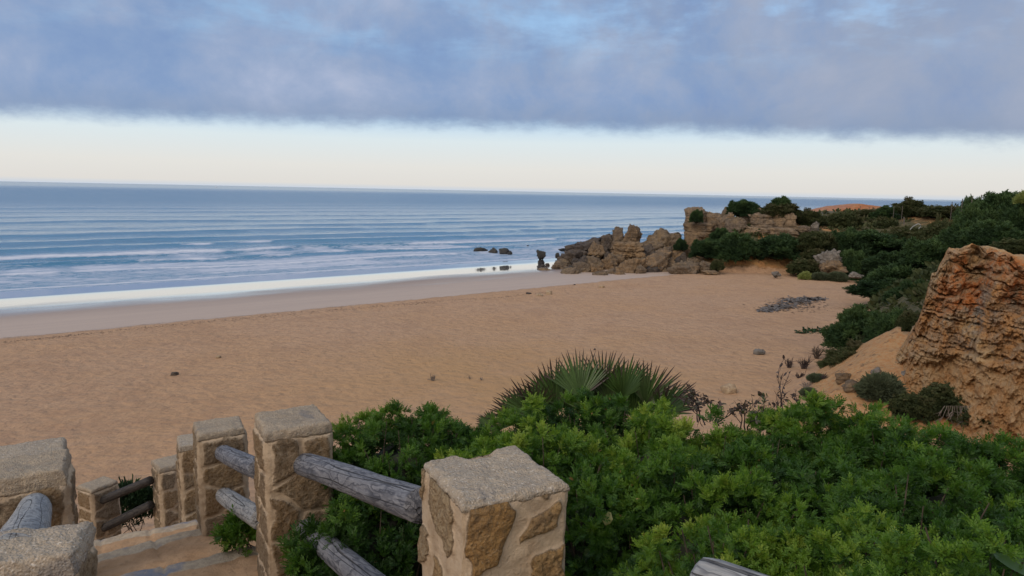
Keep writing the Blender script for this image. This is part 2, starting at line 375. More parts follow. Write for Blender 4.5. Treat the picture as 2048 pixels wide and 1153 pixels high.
# ------------------------------------------------------------------ water
def mat_sea():
    m, t, b, out = new_mat('sea_water')
    p = pos_co(t)
    s = t.math('SUBTRACT', t.vmath('DOT_PRODUCT', p, (-SH_N[0], -SH_N[1], 0)), float(-(SH_P @ SH_N)))   # offshore
    al = t.vmath('DOT_PRODUCT', p, (SH_T[0], SH_T[1], 0))
    cm = t.node('ShaderNodeCombineXYZ'); t.put(cm.inputs[0], s); t.put(cm.inputs[1], al); sh = cm.outputs[0]
    foam_a = t.attr('foam')
    lace = t.noise(t.vmath('MULTIPLY', sh, (1, 0.45, 1)), 1.5, 7, 0.68, 0.8)
    lace2 = t.noise(t.vmath('MULTIPLY', sh, (1, 0.25, 1)), 0.28, 5, 0.6, 0.5)
    f = t.math('ADD', foam_a, t.math('MULTIPLY', t.math('SUBTRACT', t.math('ADD', t.math('MULTIPLY', lace, 0.6), t.math('MULTIPLY', lace2, 0.4)), 0.5), 1.7))
    foam = t.step(f, 0.34, 0.78)
    big = t.noise(t.vmath('MULTIPLY', sh, (1, 0.30, 1)), 0.012, 5, 0.6)
    deep = t.mix(t.step(s, 20, 300), (.055, .185, .305), (.062, .170, .300))
    deep = t.mix(t.math('MULTIPLY', t.step(big, 0.45, 0.65), 0.6), deep, (.075, .20, .31))
    c = t.mix(t.math('MULTIPLY', foam, 0.92), deep, t.mix(t.step(t.math('ADD', foam_a, t.math('MULTIPLY', t.math('SUBTRACT', lace, 0.5), 0.8)), 0.66, 1.10), (.50, .54, .64), (.74, .75, .79)))
    t.put(b.inputs['Base Color'], c)
    t.put(b.inputs['Roughness'], t.fmix(foam, t.math('MULTIPLY', t.step(s, 30, 420, 0.11, 0.27), t.step(t.math('ADD', s, t.math('MULTIPLY', t.math('SUBTRACT', t.noise(t.vmath('MULTIPLY', sh, (1, 0.06, 1)), 0.004, 4, 0.6, 0.2), 0.5), 900)), 700, 2300, 1.0, 0.62)), 0.8))
    b.inputs['IOR'].default_value = 1.333
    chop = t.noise(t.vmath('MULTIPLY', sh, (1, 0.35, 1)), 0.9, 5, 0.6, 0.3)
    chop2 = t.noise(t.vmath('MULTIPLY', sh, (1, 0.22, 1)), 0.16, 5, 0.6, 0.3)
    chop3 = t.noise(t.vmath('MULTIPLY', sh, (1, 0.15, 1)), 0.035, 4, 0.6, 0.2)
    near = t.step(s, 700, 20); mid = t.step(s, 4000, 100)
    h = t.math('ADD', t.math('MULTIPLY', t.math('MULTIPLY', chop, near), 0.16), t.math('MULTIPLY', t.math('MULTIPLY', chop2, mid), 0.75))
    chop4 = t.noise(t.vmath('MULTIPLY', sh, (1, 0.06, 1)), 0.004, 4, 0.6, 0.2)
    calm = t.math('MULTIPLY', t.step(t.math('ADD', s, t.math('MULTIPLY', t.math('SUBTRACT', chop4, 0.5), 2600)), 2900, 700), 1.0)
    h = t.math('ADD', h, t.math('MULTIPLY', t.math('MULTIPLY', chop3, calm), 1.5))
    t.put(b.inputs['Normal'], t.bump(h, 0.75, 1.0))
    return m
def build_sea():
    a = np.radians(np.concatenate([np.arange(-180, -43, 6.0), np.arange(-43, 42, 0.17), np.arange(42, 180, 6.0)]))
    rr = np.concatenate([np.geomspace(40, 420, 560), np.geomspace(424, 45000, 90)])
    A, R = np.meshgrid(a, rr, indexing='ij'); x = (np.sin(A) * R).ravel(); y = (np.cos(A) * R).ravel()
    p = np.stack([x, y], 1); q = -shore_s(p); l = (p - SH_P) @ SH_T
    c2 = np.stack([q * 0.0, l * 0.018, q * 0.01], 1)
    wob = fbm(np.stack([q * 0.010, l * 0.016, q * 0], 1), 3, 61) * 8.0 + fbm(np.stack([q * 0.03, l * 0.06, q * 0], 1), 3, 62) * 2.6 + fbm(np.stack([q * 0.1, l * 0.22, q * 0], 1), 2, 63) * 0.8
    qq = q + wob * sstep(q, 0, 30)
    z = np.zeros_like(q); foam = np.zeros_like(q)
    crests = [(4.5, .12, 1.0, 1.2), (11, .28, 1.0, 1.6), (19, .34, 1.0, 2.0), (29, .52, .8, 2.6), (43, .42, .22, 3.4), (58, .42, .0, 4.0), (76, .36, 0, 5), (98, .36, 0, 5), (124, .32, 0, 6), (155, .28, 0, 7),
              (190, .26, 0, 8), (232, .24, 0, 10), (285, .2, 0, 12)]
    for i, (q0, amp, fo, wd) in enumerate(crests):
        off = fbm(np.stack([l * 0.02, l * 0 + i * 7.3, l * 0], 1), 3, 70 + i) * (2.0 + wd * 0.8)
        g = 0.45 + 0.55 * sstep(fbm(np.stack([l * 0.014, l * 0 + i * 3.1, l * 0], 1), 3, 90 + i), -0.35, 0.25)
        dq = qq - q0 - off
        prof = np.where(dq < 0, np.exp(-(dq / (wd * 0.55)) ** 2), np.exp(-(dq / (wd * 1.5)) ** 2))     # steep on the shore side
        z += amp * g * prof
        if fo > 0:
            br = sstep(fbm(np.stack([l * 0.055, l * 0 + i * 5.0, l * 0], 1), 4, 130 + i), -0.20 + (1 - fo) * 0.5, 0.16 + (1 - fo) * 0.5)
            foam = np.maximum(foam, 0.92 * br * np.exp(-((dq + 0.25 * wd) / (wd * 0.42)) ** 2))
            foam = np.maximum(foam, (0.60 * br + 0.15) * fo * sstep(dq, 0, 0.6) * (1 - sstep(dq, wd * 2.5, wd * 6)))
    foam = np.maximum(foam, 0.60 * (1 - sstep(q, 8, 36)))
    foam = np.maximum(foam, 0.95 * np.exp(-((q - 0.4) / 0.55) ** 2))
    foam = np.maximum(foam, 0.30 * (1 - sstep(q, 34, 60)))
    z += 0.05 * fbm(np.stack([q * 0.5, l * 0.2, q * 0], 1), 3, 55) * (R.ravel() < 430)
    z *= sstep(q, 0.0, 2.5)
    z += 0.05 * sstep(q, 0, 3) + 0.008 + np.where(q < 0, -0.006 * q - 0.03 * sstep(-q, 0.8, 1.9), 0)
    z = np.where(R.ravel() > 425, 0.05, z)
    n, mth = len(a), len(rr)
    keep = q > -2.0
    Fq = grid_faces(n, mth)
    Fq = np.concatenate([Fq, np.stack([(n - 1) * mth + np.arange(mth - 1), np.arange(mth - 1), np.arange(1, mth), (n - 1) * mth + np.arange(1, mth)], 1)])
    Fq = Fq[keep[Fq].all(1)]
    used = np.zeros(len(q), bool); used[Fq.ravel()] = True; idx = np.cumsum(used) - 1
    o = mesh_obj('sea', np.stack([x, y, z], 1)[used], idx[Fq][:, ::-1], mat_sea(), attrs={'foam': foam[used]})
    tag(o, 'blue sea with low swell lines and small foaming breakers', kind='structure')
build_sea()
# ------------------------------------------------------------------ masonry posts, logs, stairs
def mat_masonry():
    m, t, b, out = new_mat('masonry')
    p = obj_co(t); st = t.attr('stone'); tone = t.attr('tone')
    n1 = t.noise(p, 9, 6, 0.65); n2 = t.noise(p, 45, 5, 0.7); n3 = t.noise(p, 150, 3, 0.6)
    mort = t.mix(t.step(n1, 0.35, 0.68), (.51, .395, .275), (.38, .28, .185))
    mort = t.mix(t.math('MULTIPLY', t.step(n2, 0.5, 0.7), 0.35), mort, (.50, .41, .30))
    stone = t.ramp(tone, [(0.0, (.36, .205, .075)), (.35, (.39, .250, .115)), (.6, (.270, .195, .120)), (.8, (.36, .27, .165)), (1.0, (.22, .18, .13))])
    grit = t.voro(p, 55, 'F1')
    stone = t.mix(t.math('MULTIPLY', t.step(n2, 0.44, 0.64), 0.75), stone, (.185, .115, .055))
    stone = t.mix(t.math('MULTIPLY', t.step(n3, 0.52, 0.72), 0.5), stone, (.50, .38, .24))
    soft = t.step(t.math('ADD', st, t.math('MULTIPLY', t.math('SUBTRACT', n2, 0.5), 0.9)), 0.30, 0.72)
    c = t.mix(soft, mort, stone)
    c = t.mix(t.math('MULTIPLY', t.step(t.noise(p, 4.0, 5, 0.6), 0.50, 0.70), 0.45), c, (.19, .135, .085))
    t.put(b.inputs['Base Color'], c); b.inputs['Roughness'].default_value = 0.92; b.inputs['Specular IOR Level'].default_value = 0.2
    h = t.math('ADD', t.math('MULTIPLY', n2, t.fmix(soft, 0.5, 1.2)), t.math('MULTIPLY', n3, t.fmix(soft, 0.15, 0.5)))
    h = t.math('ADD', h, t.math('MULTIPLY', t.math('MULTIPLY', grit, soft), 0.7))
    h = t.math('ADD', h, t.math('MULTIPLY', n1, 0.6))
    t.put(b.inputs['Normal'], t.bump(h, 1.0, 0.020))
    return m
def mat_cap(name, a, b_, c_, flecks):
    m, t, b, out = new_mat(name)
    p = obj_co(t)
    n1 = t.noise(t.vmath('MULTIPLY', p, (1, 1, 2.5)), 6, 6, 0.65, 0.5); n2 = t.noise(p, 40, 5, 0.7); n3 = t.voro(p, 120, 'F1')
    c = t.mix(t.step(n1, 0.35, 0.65), a, b_)
    c = t.mix(t.math('MULTIPLY', t.step(n2, 0.45, 0.66), 0.6), c, c_)
    c = t.mix(t.math('MULTIPLY', t.step(t.noise(p, 95, 3, 0.6), 0.56, 0.70), flecks), c, (.72, .66, .58))
    c = t.mix(t.math('MULTIPLY', t.step(t.noise(p, 5, 4, 0.6), 0.58, 0.72), 0.55), c, (.13, .135, .15))
    t.put(b.inputs['Base Color'], c); b.inputs['Roughness'].default_value = 0.9; b.inputs['Specular IOR Level'].default_value = 0.25
    h = t.math('ADD', t.math('MULTIPLY', n2, 1.0), t.math('ADD', t.math('MULTIPLY', n3, 0.6), t.math('MULTIPLY', n1, 0.7)))
    t.put(b.inputs['Normal'], t.bump(h, 1.0, 0.010))
    return m
M_MAS = mat_masonry()
M_CAP_GREY = mat_cap('cap_stone_grey', (.34, .285, .225), (.41, .335, .25), (.25, .20, .145), 0.55)
M_CAP_TAN = mat_cap('cap_stone_tan', (.36, .285, .205), (.27, .22, .165), (.46, .37, .26), 0.30)

def poly_mask(s, t_, poly, soft):
    p = np.stack([s, t_], 1); d = seg_dist(p, poly, True); ins = inside(p, poly)
    return np.where(ins, sstep(d, 0.0, soft), 0.0)
def stone_layout(ss, tt, wid, hgt, seed, gap=0.024, custom=None):
    rng = np.random.default_rng(seed)
    if custom is not None:
        mask = np.zeros_like(ss); tone = np.zeros_like(ss)
        for k, (poly, tn) in enumerate(custom):
            mm = poly_mask(ss + 0.012 * vnoise(np.stack([ss * 22, tt * 22, ss * 0 + k], 1), 5), tt + 0.012 * vnoise(np.stack([ss * 22, tt * 22, ss * 0 + k], 1), 6), poly, 0.020)
            mask = np.maximum(mask, mm); tone = np.where(mm > 0, tn, tone)
        return mask, tone
    seeds = []; rows = max(2, int(round(hgt / 0.22)))
    for i in range(rows):
        c = rng.integers(1, 3) if wid > 0.3 else 1
        for j in range(c):
            seeds.append(((j + 0.5 + rng.uniform(-.22, .22)) / c * wid, (i + 0.5 + rng.uniform(-.28, .28)) / rows * hgt, rng.random()))
    sd_ = np.array(seeds)
    wx = ss + 0.02 * vnoise(np.stack([ss * 9, tt * 9, ss * 0 + seed], 1), 3); wy = tt + 0.02 * vnoise(np.stack([ss * 9, tt * 9, ss * 0 + seed], 1), 4)
    D = np.hypot(wx[:, None] - sd_[None, :, 0], (wy[:, None] - sd_[None, :, 1]) * 1.25)
    o = np.argsort(D, axis=1); f1 = np.take_along_axis(D, o[:, :1], 1)[:, 0]; f2 = np.take_along_axis(D, o[:, 1:2], 1)[:, 0]
    e = np.minimum(np.minimum(wx, wid - wx), wy + 0.02)
    gapm = sstep(f2 - f1, gap * 0.55, gap * 1.5) * sstep(e, 0.012, 0.035)
    return gapm, sd_[o[:, 0], 2]
def box_shell(hx, hy, z0, z1, step_, top=True):
    """closed box surface as grids that share their corner positions; returns V, F, N, face id, (s, t) on the face"""
    Vs, Fs, Ns, Is, Ss, Ts = [], [], [], [], [], []; off = 0
    corners = [(-hx, -hy), (hx, -hy), (hx, hy), (-hx, hy)]
    nz = max(3, int((z1 - z0) / step_) + 1)
    for f in range(4):
        a = np.array(corners[f]); b = np.array(corners[(f + 1) % 4]); L = np.linalg.norm(b - a); nu = max(3, int(L / step_) + 1)
        u = np.linspace(0, 1, nu); zz = np.linspace(z1, z0, nz)
        U, Zz = np.meshgrid(u, zz, indexing='ij'); q = a + U.ravel()[:, None] * (b - a)
        Vs.append(np.column_stack([q, Zz.ravel()])); d = (b - a) / L
        Ns.append(np.tile([d[1], -d[0], 0], (nu * nz, 1))); Is.append(np.full(nu * nz, f)); Ss.append(U.ravel() * L); Ts.append(z1 - Zz.ravel())
        Fs.append(grid_faces(nu, nz, off)[:, ::-1]); off += nu * nz
    if top:
        nx = max(3, int(2 * hx / step_) + 1); ny = max(3, int(2 * hy / step_) + 1)
        for zt, sg in ((z1, 1), (z0, -1)):
            Xx, Yy = np.meshgrid(np.linspace(-hx, hx, nx), np.linspace(-hy, hy, ny), indexing='ij')
            Vs.append(np.column_stack([Xx.ravel(), Yy.ravel(), np.full(nx * ny, zt)])); Ns.append(np.tile([0, 0, float(sg)], (nx * ny, 1)))
            Is.append(np.full(nx * ny, 4 if sg > 0 else 5)); Ss.append(Xx.ravel()); Ts.append(Yy.ravel())
            gf = grid_faces(nx, ny, off); Fs.append(gf if sg > 0 else gf[:, ::-1]); off += nx * ny
    V = np.concatenate(Vs); Fq = np.concatenate(Fs); N = np.concatenate(Ns); I = np.concatenate(Is); Sx = np.concatenate(Ss); Tx = np.concatenate(Ts)
    key = np.round(V / 1e-4).astype(np.int64); _, first, invx = np.unique(key, axis=0, return_index=True, return_inverse=True); invx = invx.ravel()
    Nn = np.zeros((len(first), 3)); np.add.at(Nn, invx, N); Nn /= np.linalg.norm(Nn, axis=1)[:, None]
    return V[first], invx[Fq], Nn, I[first], Sx[first], Tx[first]
def masonry_post(label, centre, ztop, w, d, rot, hgt, seed, capmat, cap_h=0.07, fine=0.012, custom=None, tilt=0.0, notch=None, cap_over=0.006):
    e = empty('stone_post', (centre[0], centre[1], ztop - hgt), label, 'stone post', 'stone posts of the beach stairs', rot)
    e.rotation_euler[1] = tilt
    V, Fq, N, I, Sx, Tx = box_shell(w / 2, d / 2, 0.0, hgt - cap_h, fine)
    st = np.zeros(len(V)); tn = np.zeros(len(V)); seedv = np.array([seed * 3.1, seed * 1.7, seed * 0.9])
    for f in range(4):
        k = I == f; wid = w if f in (0, 2) else d
        st[k], tn[k] = stone_layout(Sx[k], Tx[k], wid, hgt - cap_h, seed * 10 + f, custom=(custom or {}).get(f))
    edge = np.zeros(len(V), bool)
    disp = 0.014 * st + 0.010 * fbm(V * 7 + seedv, 3, seed) + 0.006 * fbm(V * 30 + seedv, 3, seed + 3) * (0.5 + st)
    disp += 0.014 * fbm(V * np.array([3, 3, 2.0]) + seedv, 2, seed + 9)
    corner = (np.abs(np.abs(V[:, 0]) - w / 2) < 1e-6) & (np.abs(np.abs(V[:, 1]) - d / 2) < 1e-6)
    disp = np.where(corner, disp - 0.010 - 0.008 * np.abs(fbm(V * 20 + seedv, 3, seed + 5)), disp)
    V = V + N * disp[:, None]
    mesh_obj('shaft', V, Fq, M_MAS, e, {'stone': st * (1.0 if custom else 0.54), 'tone': tn})
    V, Fq, N, I, Sx, Tx = box_shell(w / 2 + cap_over, d / 2 + cap_over, hgt - cap_h + 0.002, hgt, fine * 0.9)
    # a broken outline: pull the rim in where the noise bites
    rim = np.maximum(np.abs(V[:, 0]) / (w / 2 + cap_over), np.abs(V[:, 1]) / (d / 2 + cap_over))
    bite = 0.022 * np.maximum(0, fbm(V * np.array([9, 9, 3.0]) + seedv, 3, seed + 7)) + 0.012 * np.abs(fbm(V * 28 + seedv, 3, seed + 8))
    top_ = sstep(V[:, 2], hgt - cap_h * 0.6, hgt)
    sc = 1 - sstep(rim, 0.5, 1.0) * bite / (w / 2) - top_ * sstep(rim, 0.9, 1.0) * 0.03
    V = V.copy(); V[:, :2] *= sc[:, None]
    if notch is not None:
        (nx_, ny_, nr, nd) = notch
        dd = np.hypot(V[:, 0] - nx_, V[:, 1] - ny_); V[:, 2] -= (1 - sstep(dd, nr * 0.5, nr)) * nd * sstep(V[:, 2], hgt - cap_h * 0.8, hgt)
    rough_t = sstep(V[:, 2], hgt - cap_h * 0.4, hgt)
    V[:, 2] += rough_t * (0.010 * fbm(V * 8 + seedv, 3, seed + 11) + 0.007 * fbm(V * 40 + seedv, 3, seed + 12) - 0.010 * sstep(rim, 0.9, 1.0))
    V = V + N * (0.005 * fbm(V * 25 + seedv, 3, seed + 13))[:, None] * (1 - rough_t)[:, None]
    mesh_obj('cap_stone', V, Fq, capmat, e)
    return e

def px_poly(pts, x0, y0, slope, sx_, sy_):
    return [((x - x0) / sx_, (y - (y0 + slope * (x - x0))) / sy_ - 0.075) for x, y in pts]
# stones on the two near faces of the front post (face 0 towards the right, face 3 to the left)
RF = [([(930, 1032), (1004, 1018), (1034, 1034), (1030, 1068), (1014, 1104), (996, 1142), (940, 1153), (926, 1120)], 0.05),
      ([(1050, 1016), (1106, 994), (1112, 1004), (1090, 1022), (1052, 1030)], 0.62),
      ([(1030, 1098), (1056, 1050), (1120, 1014), (1128, 1040), (1118, 1070), (1036, 1106)], 0.33),
      ([(1052, 1148), (1066, 1118), (1138, 1092), (1140, 1165), (1060, 1190)], 0.30),
      ([(930, 1172), (1020, 1160), (1036, 1230), (926, 1260)], 0.3), ([(1050, 1215), (1136, 1190), (1136, 1290), (1040, 1300)], 0.5)]
RF = [(px_poly(q, 925, 1010, -42 / 214., 535., 480.), tn) for q, tn in RF]
LF = [([(858, 984), (884, 996), (908, 1020), (916, 1062), (912, 1120), (900, 1136), (880, 1092), (860, 1040)], 0.80),
      ([(836, 968), (850, 984), (846, 1040), (834, 1040)], 0.72), ([(826, 1080), (846, 1075), (862, 1096), (858, 1150), (826, 1160)], 0.85),
      ([(870, 1120), (890, 1146), (900, 1200), (868, 1210)], 0.45)]
def lf_poly(pts):
    out = []
    for x, y in pts:
        f = (x - 832) / 93.0
        out.append((f * 0.37, (y - (937 + 73 * f)) / 480. - 0.075))
    return out
LF = [(lf_poly(q), tn) for q, tn in LF]
ROT = math.radians(30)
def corner_centre(fl, w, d, rot=ROT):
    """centre of a post from its front left corner on plan"""
    return np.array([fl[0] + math.cos(rot) * w / 2 - math.sin(rot) * d / 2, fl[1] + math.sin(rot) * w / 2 + math.cos(rot) * d / 2])
PA = corner_centre((-0.145, 2.115), 0.40, 0.40, math.radians(27)); PB = corner_centre((-1.40, 3.76), 0.385, 0.40)
PC = corner_centre((-2.52, 5.29), 0.37, 0.37); PD = corner_centre((-3.30, 6.53), 0.37, 0.37); PE = corner_centre((-4.22, 7.84), 0.36, 0.36, math.radians(41))
PF = corner_centre((-5.20, 8.06), 0.36, 0.30, math.radians(64))
masonry_post('nearest stone post, broad rough grey cap and big ochre stones', PA, 8.985, 0.40, 0.40, math.radians(27), 1.35, 1, M_CAP_GREY, 0.035, 0.0085, {0: RF, 3: LF}, notch=(0.02, 0.20, 0.09, 0.05))
masonry_post('tall stone post behind the nearest one, two thick grey logs set into its face', PB, 8.60, 0.385, 0.40, ROT, 1.75, 2, M_CAP_TAN, 0.065, 0.012)
masonry_post('stone post in the middle of the stair line with two silvery logs in it', PC, 8.00, 0.37, 0.37, ROT, 1.5, 3, M_CAP_TAN, 0.06, 0.014)
masonry_post('narrow looking stone post half hidden behind the one with silvery logs', PD, 7.40, 0.37, 0.37, ROT, 1.5, 4, M_CAP_GREY, 0.06, 0.016)
masonry_post('stone post with a rounded cap where two dark thin logs end, low on the stairs', PE, 6.60, 0.36, 0.36, math.radians(41), 1.4, 5, M_CAP_TAN, 0.07, 0.018)
masonry_post('lowest squat stone post at the far end of the dark thin logs', PF, 6.20, 0.36, 0.30, math.radians(64), 1.3, 6, M_CAP_TAN, 0.05, 0.018)
PL1 = corner_centre((-2.46, 3.61), 0.42, 0.36) - np.array([math.cos(ROT), math.sin(ROT)]) * 0.42
masonry_post('wide stone post at the left edge under a thick tan cap slab', PL1, 8.42, 0.42, 0.36, ROT, 1.6, 7, M_CAP_TAN, 0.10, 0.011)
PL2 = PL1 + np.array([-0.60, 0.86])
masonry_post('stone post showing only as a thin sliver behind the wide left post', PL2, 8.16, 0.42, 0.36, ROT, 1.5, 8, M_CAP_GREY, 0.06, 0.016)
R0 = math.radians(18)
PL0 = corner_centre((-1.265, 1.86), 0.46, 0.21, R0) - np.array([math.cos(R0), math.sin(R0)]) * 0.46
masonry_post('pale rough stone post top in the bottom left corner, lowest in the picture', PL0, 8.93, 0.46, 0.21, R0, 1.2, 9, M_CAP_GREY, 0.075, 0.0085)

def mat_log(name, a, b_, dark, fleck=(.30, .30, .31)):
    m, t, b, out = new_mat(name)
    p = obj_co(t)
    warp = t.vmath('ADD', p, t.vmath('SCALE', t.vmath('SUBTRACT', t.noise(t.vmath('MULTIPLY', p, (5, 10, 10)), 1.0, 3, 0.55, 0, 1), (0.5, 0.5, 0.5)), scale=0.10))
    stretch = t.vmath('MULTIPLY', warp, (2.2, 30, 30))
    g1 = t.noise(stretch, 1.0, 5, 0.6, 0.9)
    rings = t.math('FRACT', t.math('MULTIPLY', t.noise(t.vmath('MULTIPLY', warp, (1.6, 9, 9)), 1.0, 2, 0.5, 0.6), 9.0))
    g2 = t.noise(t.vmath('MULTIPLY', p, (9, 130, 130)), 1.0, 4, 0.6)
    c = t.mix(t.step(g1, 0.34, 0.66), a, b_)
    c = t.mix(t.math('MULTIPLY', t.step(rings, 0.45, 0.95), 0.85), c, dark)
    c = t.mix(t.math('MULTIPLY', t.step(g2, 0.50, 0.72), 0.45), c, fleck)
    crack = t.step(t.math('ABSOLUTE', t.math('SUBTRACT', t.noise(t.vmath('MULTIPLY', p, (0.5, 17, 17)), 1.0, 1, 0.5, 0.0), 0.5)), 0.012, 0.002)
    c = t.mix(t.math('MULTIPLY', crack, 0.75), c, (.022, .02, .02))
    t.put(b.inputs['Base Color'], c); b.inputs['Roughness'].default_value = 0.8; b.inputs['Specular IOR Level'].default_value = 0.3
    h = t.math('SUBTRACT', t.math('ADD', t.math('MULTIPLY', g1, 0.5), t.math('MULTIPLY', g2, 0.25)), t.math('MULTIPLY', crack, 1.2))
    h = t.math('ADD', h, t.math('MULTIPLY', rings, 0.12))
    t.put(b.inputs['Normal'], t.bump(h, 0.9, 0.010))
    return m
M_LOG = mat_log('weathered_log', (.10, .105, .125), (.205, .205, .22), (.050, .052, .065))
M_LOGP = mat_log('pale_log', (.23, .24, .25), (.33, .325, .315), (.12, .12, .13), (.40, .39, .38))
M_LOGD = mat_log('dark_log', (.036, .031, .029), (.062, .053, .047), (.02, .018, .018), (.09, .08, .07))
def log_rail(label, p0, p1, r, mat, seed, rounded=False):
    p0 = np.array(p0, float); p1 = np.array(p1, float); L = np.linalg.norm(p1 - p0)
    n = int(L / 0.02) + 2; seg = 40
    xs = np.linspace(0, L, n)
    th = np.linspace(0, 2 * math.pi, seg, endpoint=False)
    Xg, Tg = np.meshgrid(xs, th, indexing='ij')
    c3 = np.stack([Xg.ravel() * 1.2, np.cos(Tg).ravel() * 1.1 + seed * 5, np.sin(Tg).ravel() * 1.1], 1)
    rad = r * (1 + 0.07 * fbm(c3, 3, seed)) + 0.0035 * fbm(np.stack([Xg.ravel() * 3, np.cos(Tg).ravel() * 5 + seed, np.sin(Tg).ravel() * 5], 1), 3, seed + 2)
    endd = np.minimum(Xg.ravel(), L - Xg.ravel())
    if rounded: rad = rad * np.sqrt(np.clip(1 - (1 - np.clip(endd / (r * 0.55), 0, 1)) ** 2 * 0.6, 0.05, 1))
    Vv = np.stack([Xg.ravel(), np.cos(Tg).ravel() * rad + 0.012 * np.sin(Xg.ravel() * 1.7 + seed), np.sin(Tg).ravel() * rad], 1)
    i = np.arange(n - 1)[:, None]; j = np.arange(seg)[None, :]
    Fq = np.stack([(i * seg + j).ravel(), ((i + 1) * seg + j).ravel(), ((i + 1) * seg + (j + 1) % seg).ravel(), (i * seg + (j + 1) % seg).ravel()], 1)
    c0, c1 = len(Vv), len(Vv) + 1
    Vv = np.concatenate([Vv, [[0.0, 0, 0], [L, 0, 0]]])
    jj = np.arange(seg)
    T3 = np.concatenate([np.stack([np.full(seg, c0), jj, (jj + 1) % seg], 1), np.stack([np.full(seg, c1), (n - 1) * seg + (jj + 1) % seg, (n - 1) * seg + jj], 1)])
    o = mesh_obj('log_rail', Vv, [Fq[:, ::-1], T3[:, ::-1]], mat)
    dq = Vector(p1 - p0).to_track_quat('X', 'Z'); o.rotation_mode = 'QUATERNION'; o.rotation_quaternion = dq; o.location = p0
    return tag(o, label, 'log rail', 'log rails between the posts')
def face_pt(c, lz, off, rot=ROT, side=0.0):
    f = np.array([math.sin(rot), -math.cos(rot)]); r_ = np.array([math.cos(rot), math.sin(rot)])
    q = c + f * off + r_ * side; return (q[0], q[1], lz)
a1 = pix(600, 928, np.hypot(*(face_pt(PB, 0, 0.15)[:2]))); b1 = pix(832, 1006, 2.62)
log_rail('thick swirly grey log running from the tall post to the nearest post', a1 - (b1 - a1) * 0.06, b1 + (b1 - a1) * 0.04, 0.068, M_LOG, 1)
a2 = pix(606, 1056, np.hypot(*(face_pt(PB, 0, 0.15)[:2]))); b2 = a2 + (b1 - a1) * 1.0 + np.array([0, 0, -0.10])
log_rail('grey log under the swirly one, sinking into the bush below', a2 - (b2 - a2) * 0.06, b2, 0.066, M_LOG, 2)
dC = np.hypot(*(face_pt(PC, 0, 0.13)[:2])); dB = np.hypot(*(PB + np.array([-0.1, 0.18])))
a3 = pix(444, 905, dC); b3 = pix(516, 937, dB)
log_rail('short silvery log in the upper hole of the middle post', a3 - (b3 - a3) * 0.06, b3 + (b3 - a3) * 0.05, 0.066, M_LOG, 3)
a4 = pix(448, 989, dC); b4 = pix(516, 1036, dB)
log_rail('short silvery log in the lower hole of the middle post', a4 - (b4 - a4) * 0.06, b4 + (b4 - a4) * 0.05, 0.066, M_LOGP, 4)
fE = np.hypot(*PE); fF = np.hypot(*PF) - 0.05
for (ue, ve, uf, vf, lab, sdn) in ((296, 963, 212, 998, 'upper of two thin dark logs by the lowest post', 5), (296, 1013, 212, 1054, 'lower of two thin dark logs by the lowest post', 6)):
    a_, b_ = pix(uf, vf, fF - 0.12), pix(ue, ve, fE - 0.06)
    log_rail(lab, a_ - (b_ - a_) * 0.06, b_ + (b_ - a_) * 0.05, 0.052, M_LOGD, sdn)
aL = pix(64, 1016, np.hypot(*(face_pt(PL1, 0, 0.14)[:2]))); bL = pix(34, 1120, 2.42)
log_rail('pale silver log sloping down from the wide left post behind the corner post', aL + (aL - bL) * 0.06, bL, 0.080, M_LOGP, 7)
aR = pix(1392, 1158, 1.72); bR = pix(1760, 1290, 1.52)
log_rail('pale cracked log end poking up at the bottom edge in the bush', aR, bR, 0.062, M_LOGP, 8, True)

# stairs: long earth treads behind a stone nosing
def mat_step():
    m, t, b, out = new_mat('stair_earth')
    p = pos_co(t); nose = t.attr('nose')
    n1 = t.noise(p, 3.5, 6, 0.65); n2 = t.noise(p, 22, 5, 0.65); n3 = t.noise(p, 120, 3, 0.6)
    earth = t.mix(t.step(n1, 0.36, 0.66), (.46, .29, .165), (.36, .215, .115))
    earth = t.mix(t.math('MULTIPLY', t.step(n2, 0.48, 0.7), 0.45), earth, (.27, .165, .09))
    slab = t.mix(t.step(n2, 0.4, 0.62), (.46, .36, .25), (.36, .28, .20))
    blue = t.math('MULTIPLY', t.step(t.noise(p, 2.6, 3, 0.5), 0.50, 0.62), t.step(n2, 0.28, 0.5))
    slab = t.mix(t.math('MULTIPLY', blue, 0.85), slab, (.19, .215, .275))
    mk = t.step(t.math('ADD', nose, t.math('MULTIPLY', t.math('SUBTRACT', n1, 0.5), 0.9)), 0.40, 0.60)
    t.put(b.inputs['Base Color'], t.mix(mk, earth, slab)); b.inputs['Roughness'].default_value = 0.92; b.inputs['Specular IOR Level'].default_value = 0.2
    h = t.math('ADD', t.math('MULTIPLY', n1, 0.9), t.math('ADD', t.math('MULTIPLY', n2, 0.5), t.math('MULTIPLY', n3, 0.14)))
    t.put(b.inputs['Normal'], t.bump(h, 0.8, 0.03))
    return m
M_STEP = mat_step()
stairs = empty('staircase', (ST0[0], ST0[1], 7.4), 'worn earth and stone stairs going down between the stone posts', 'stairs')
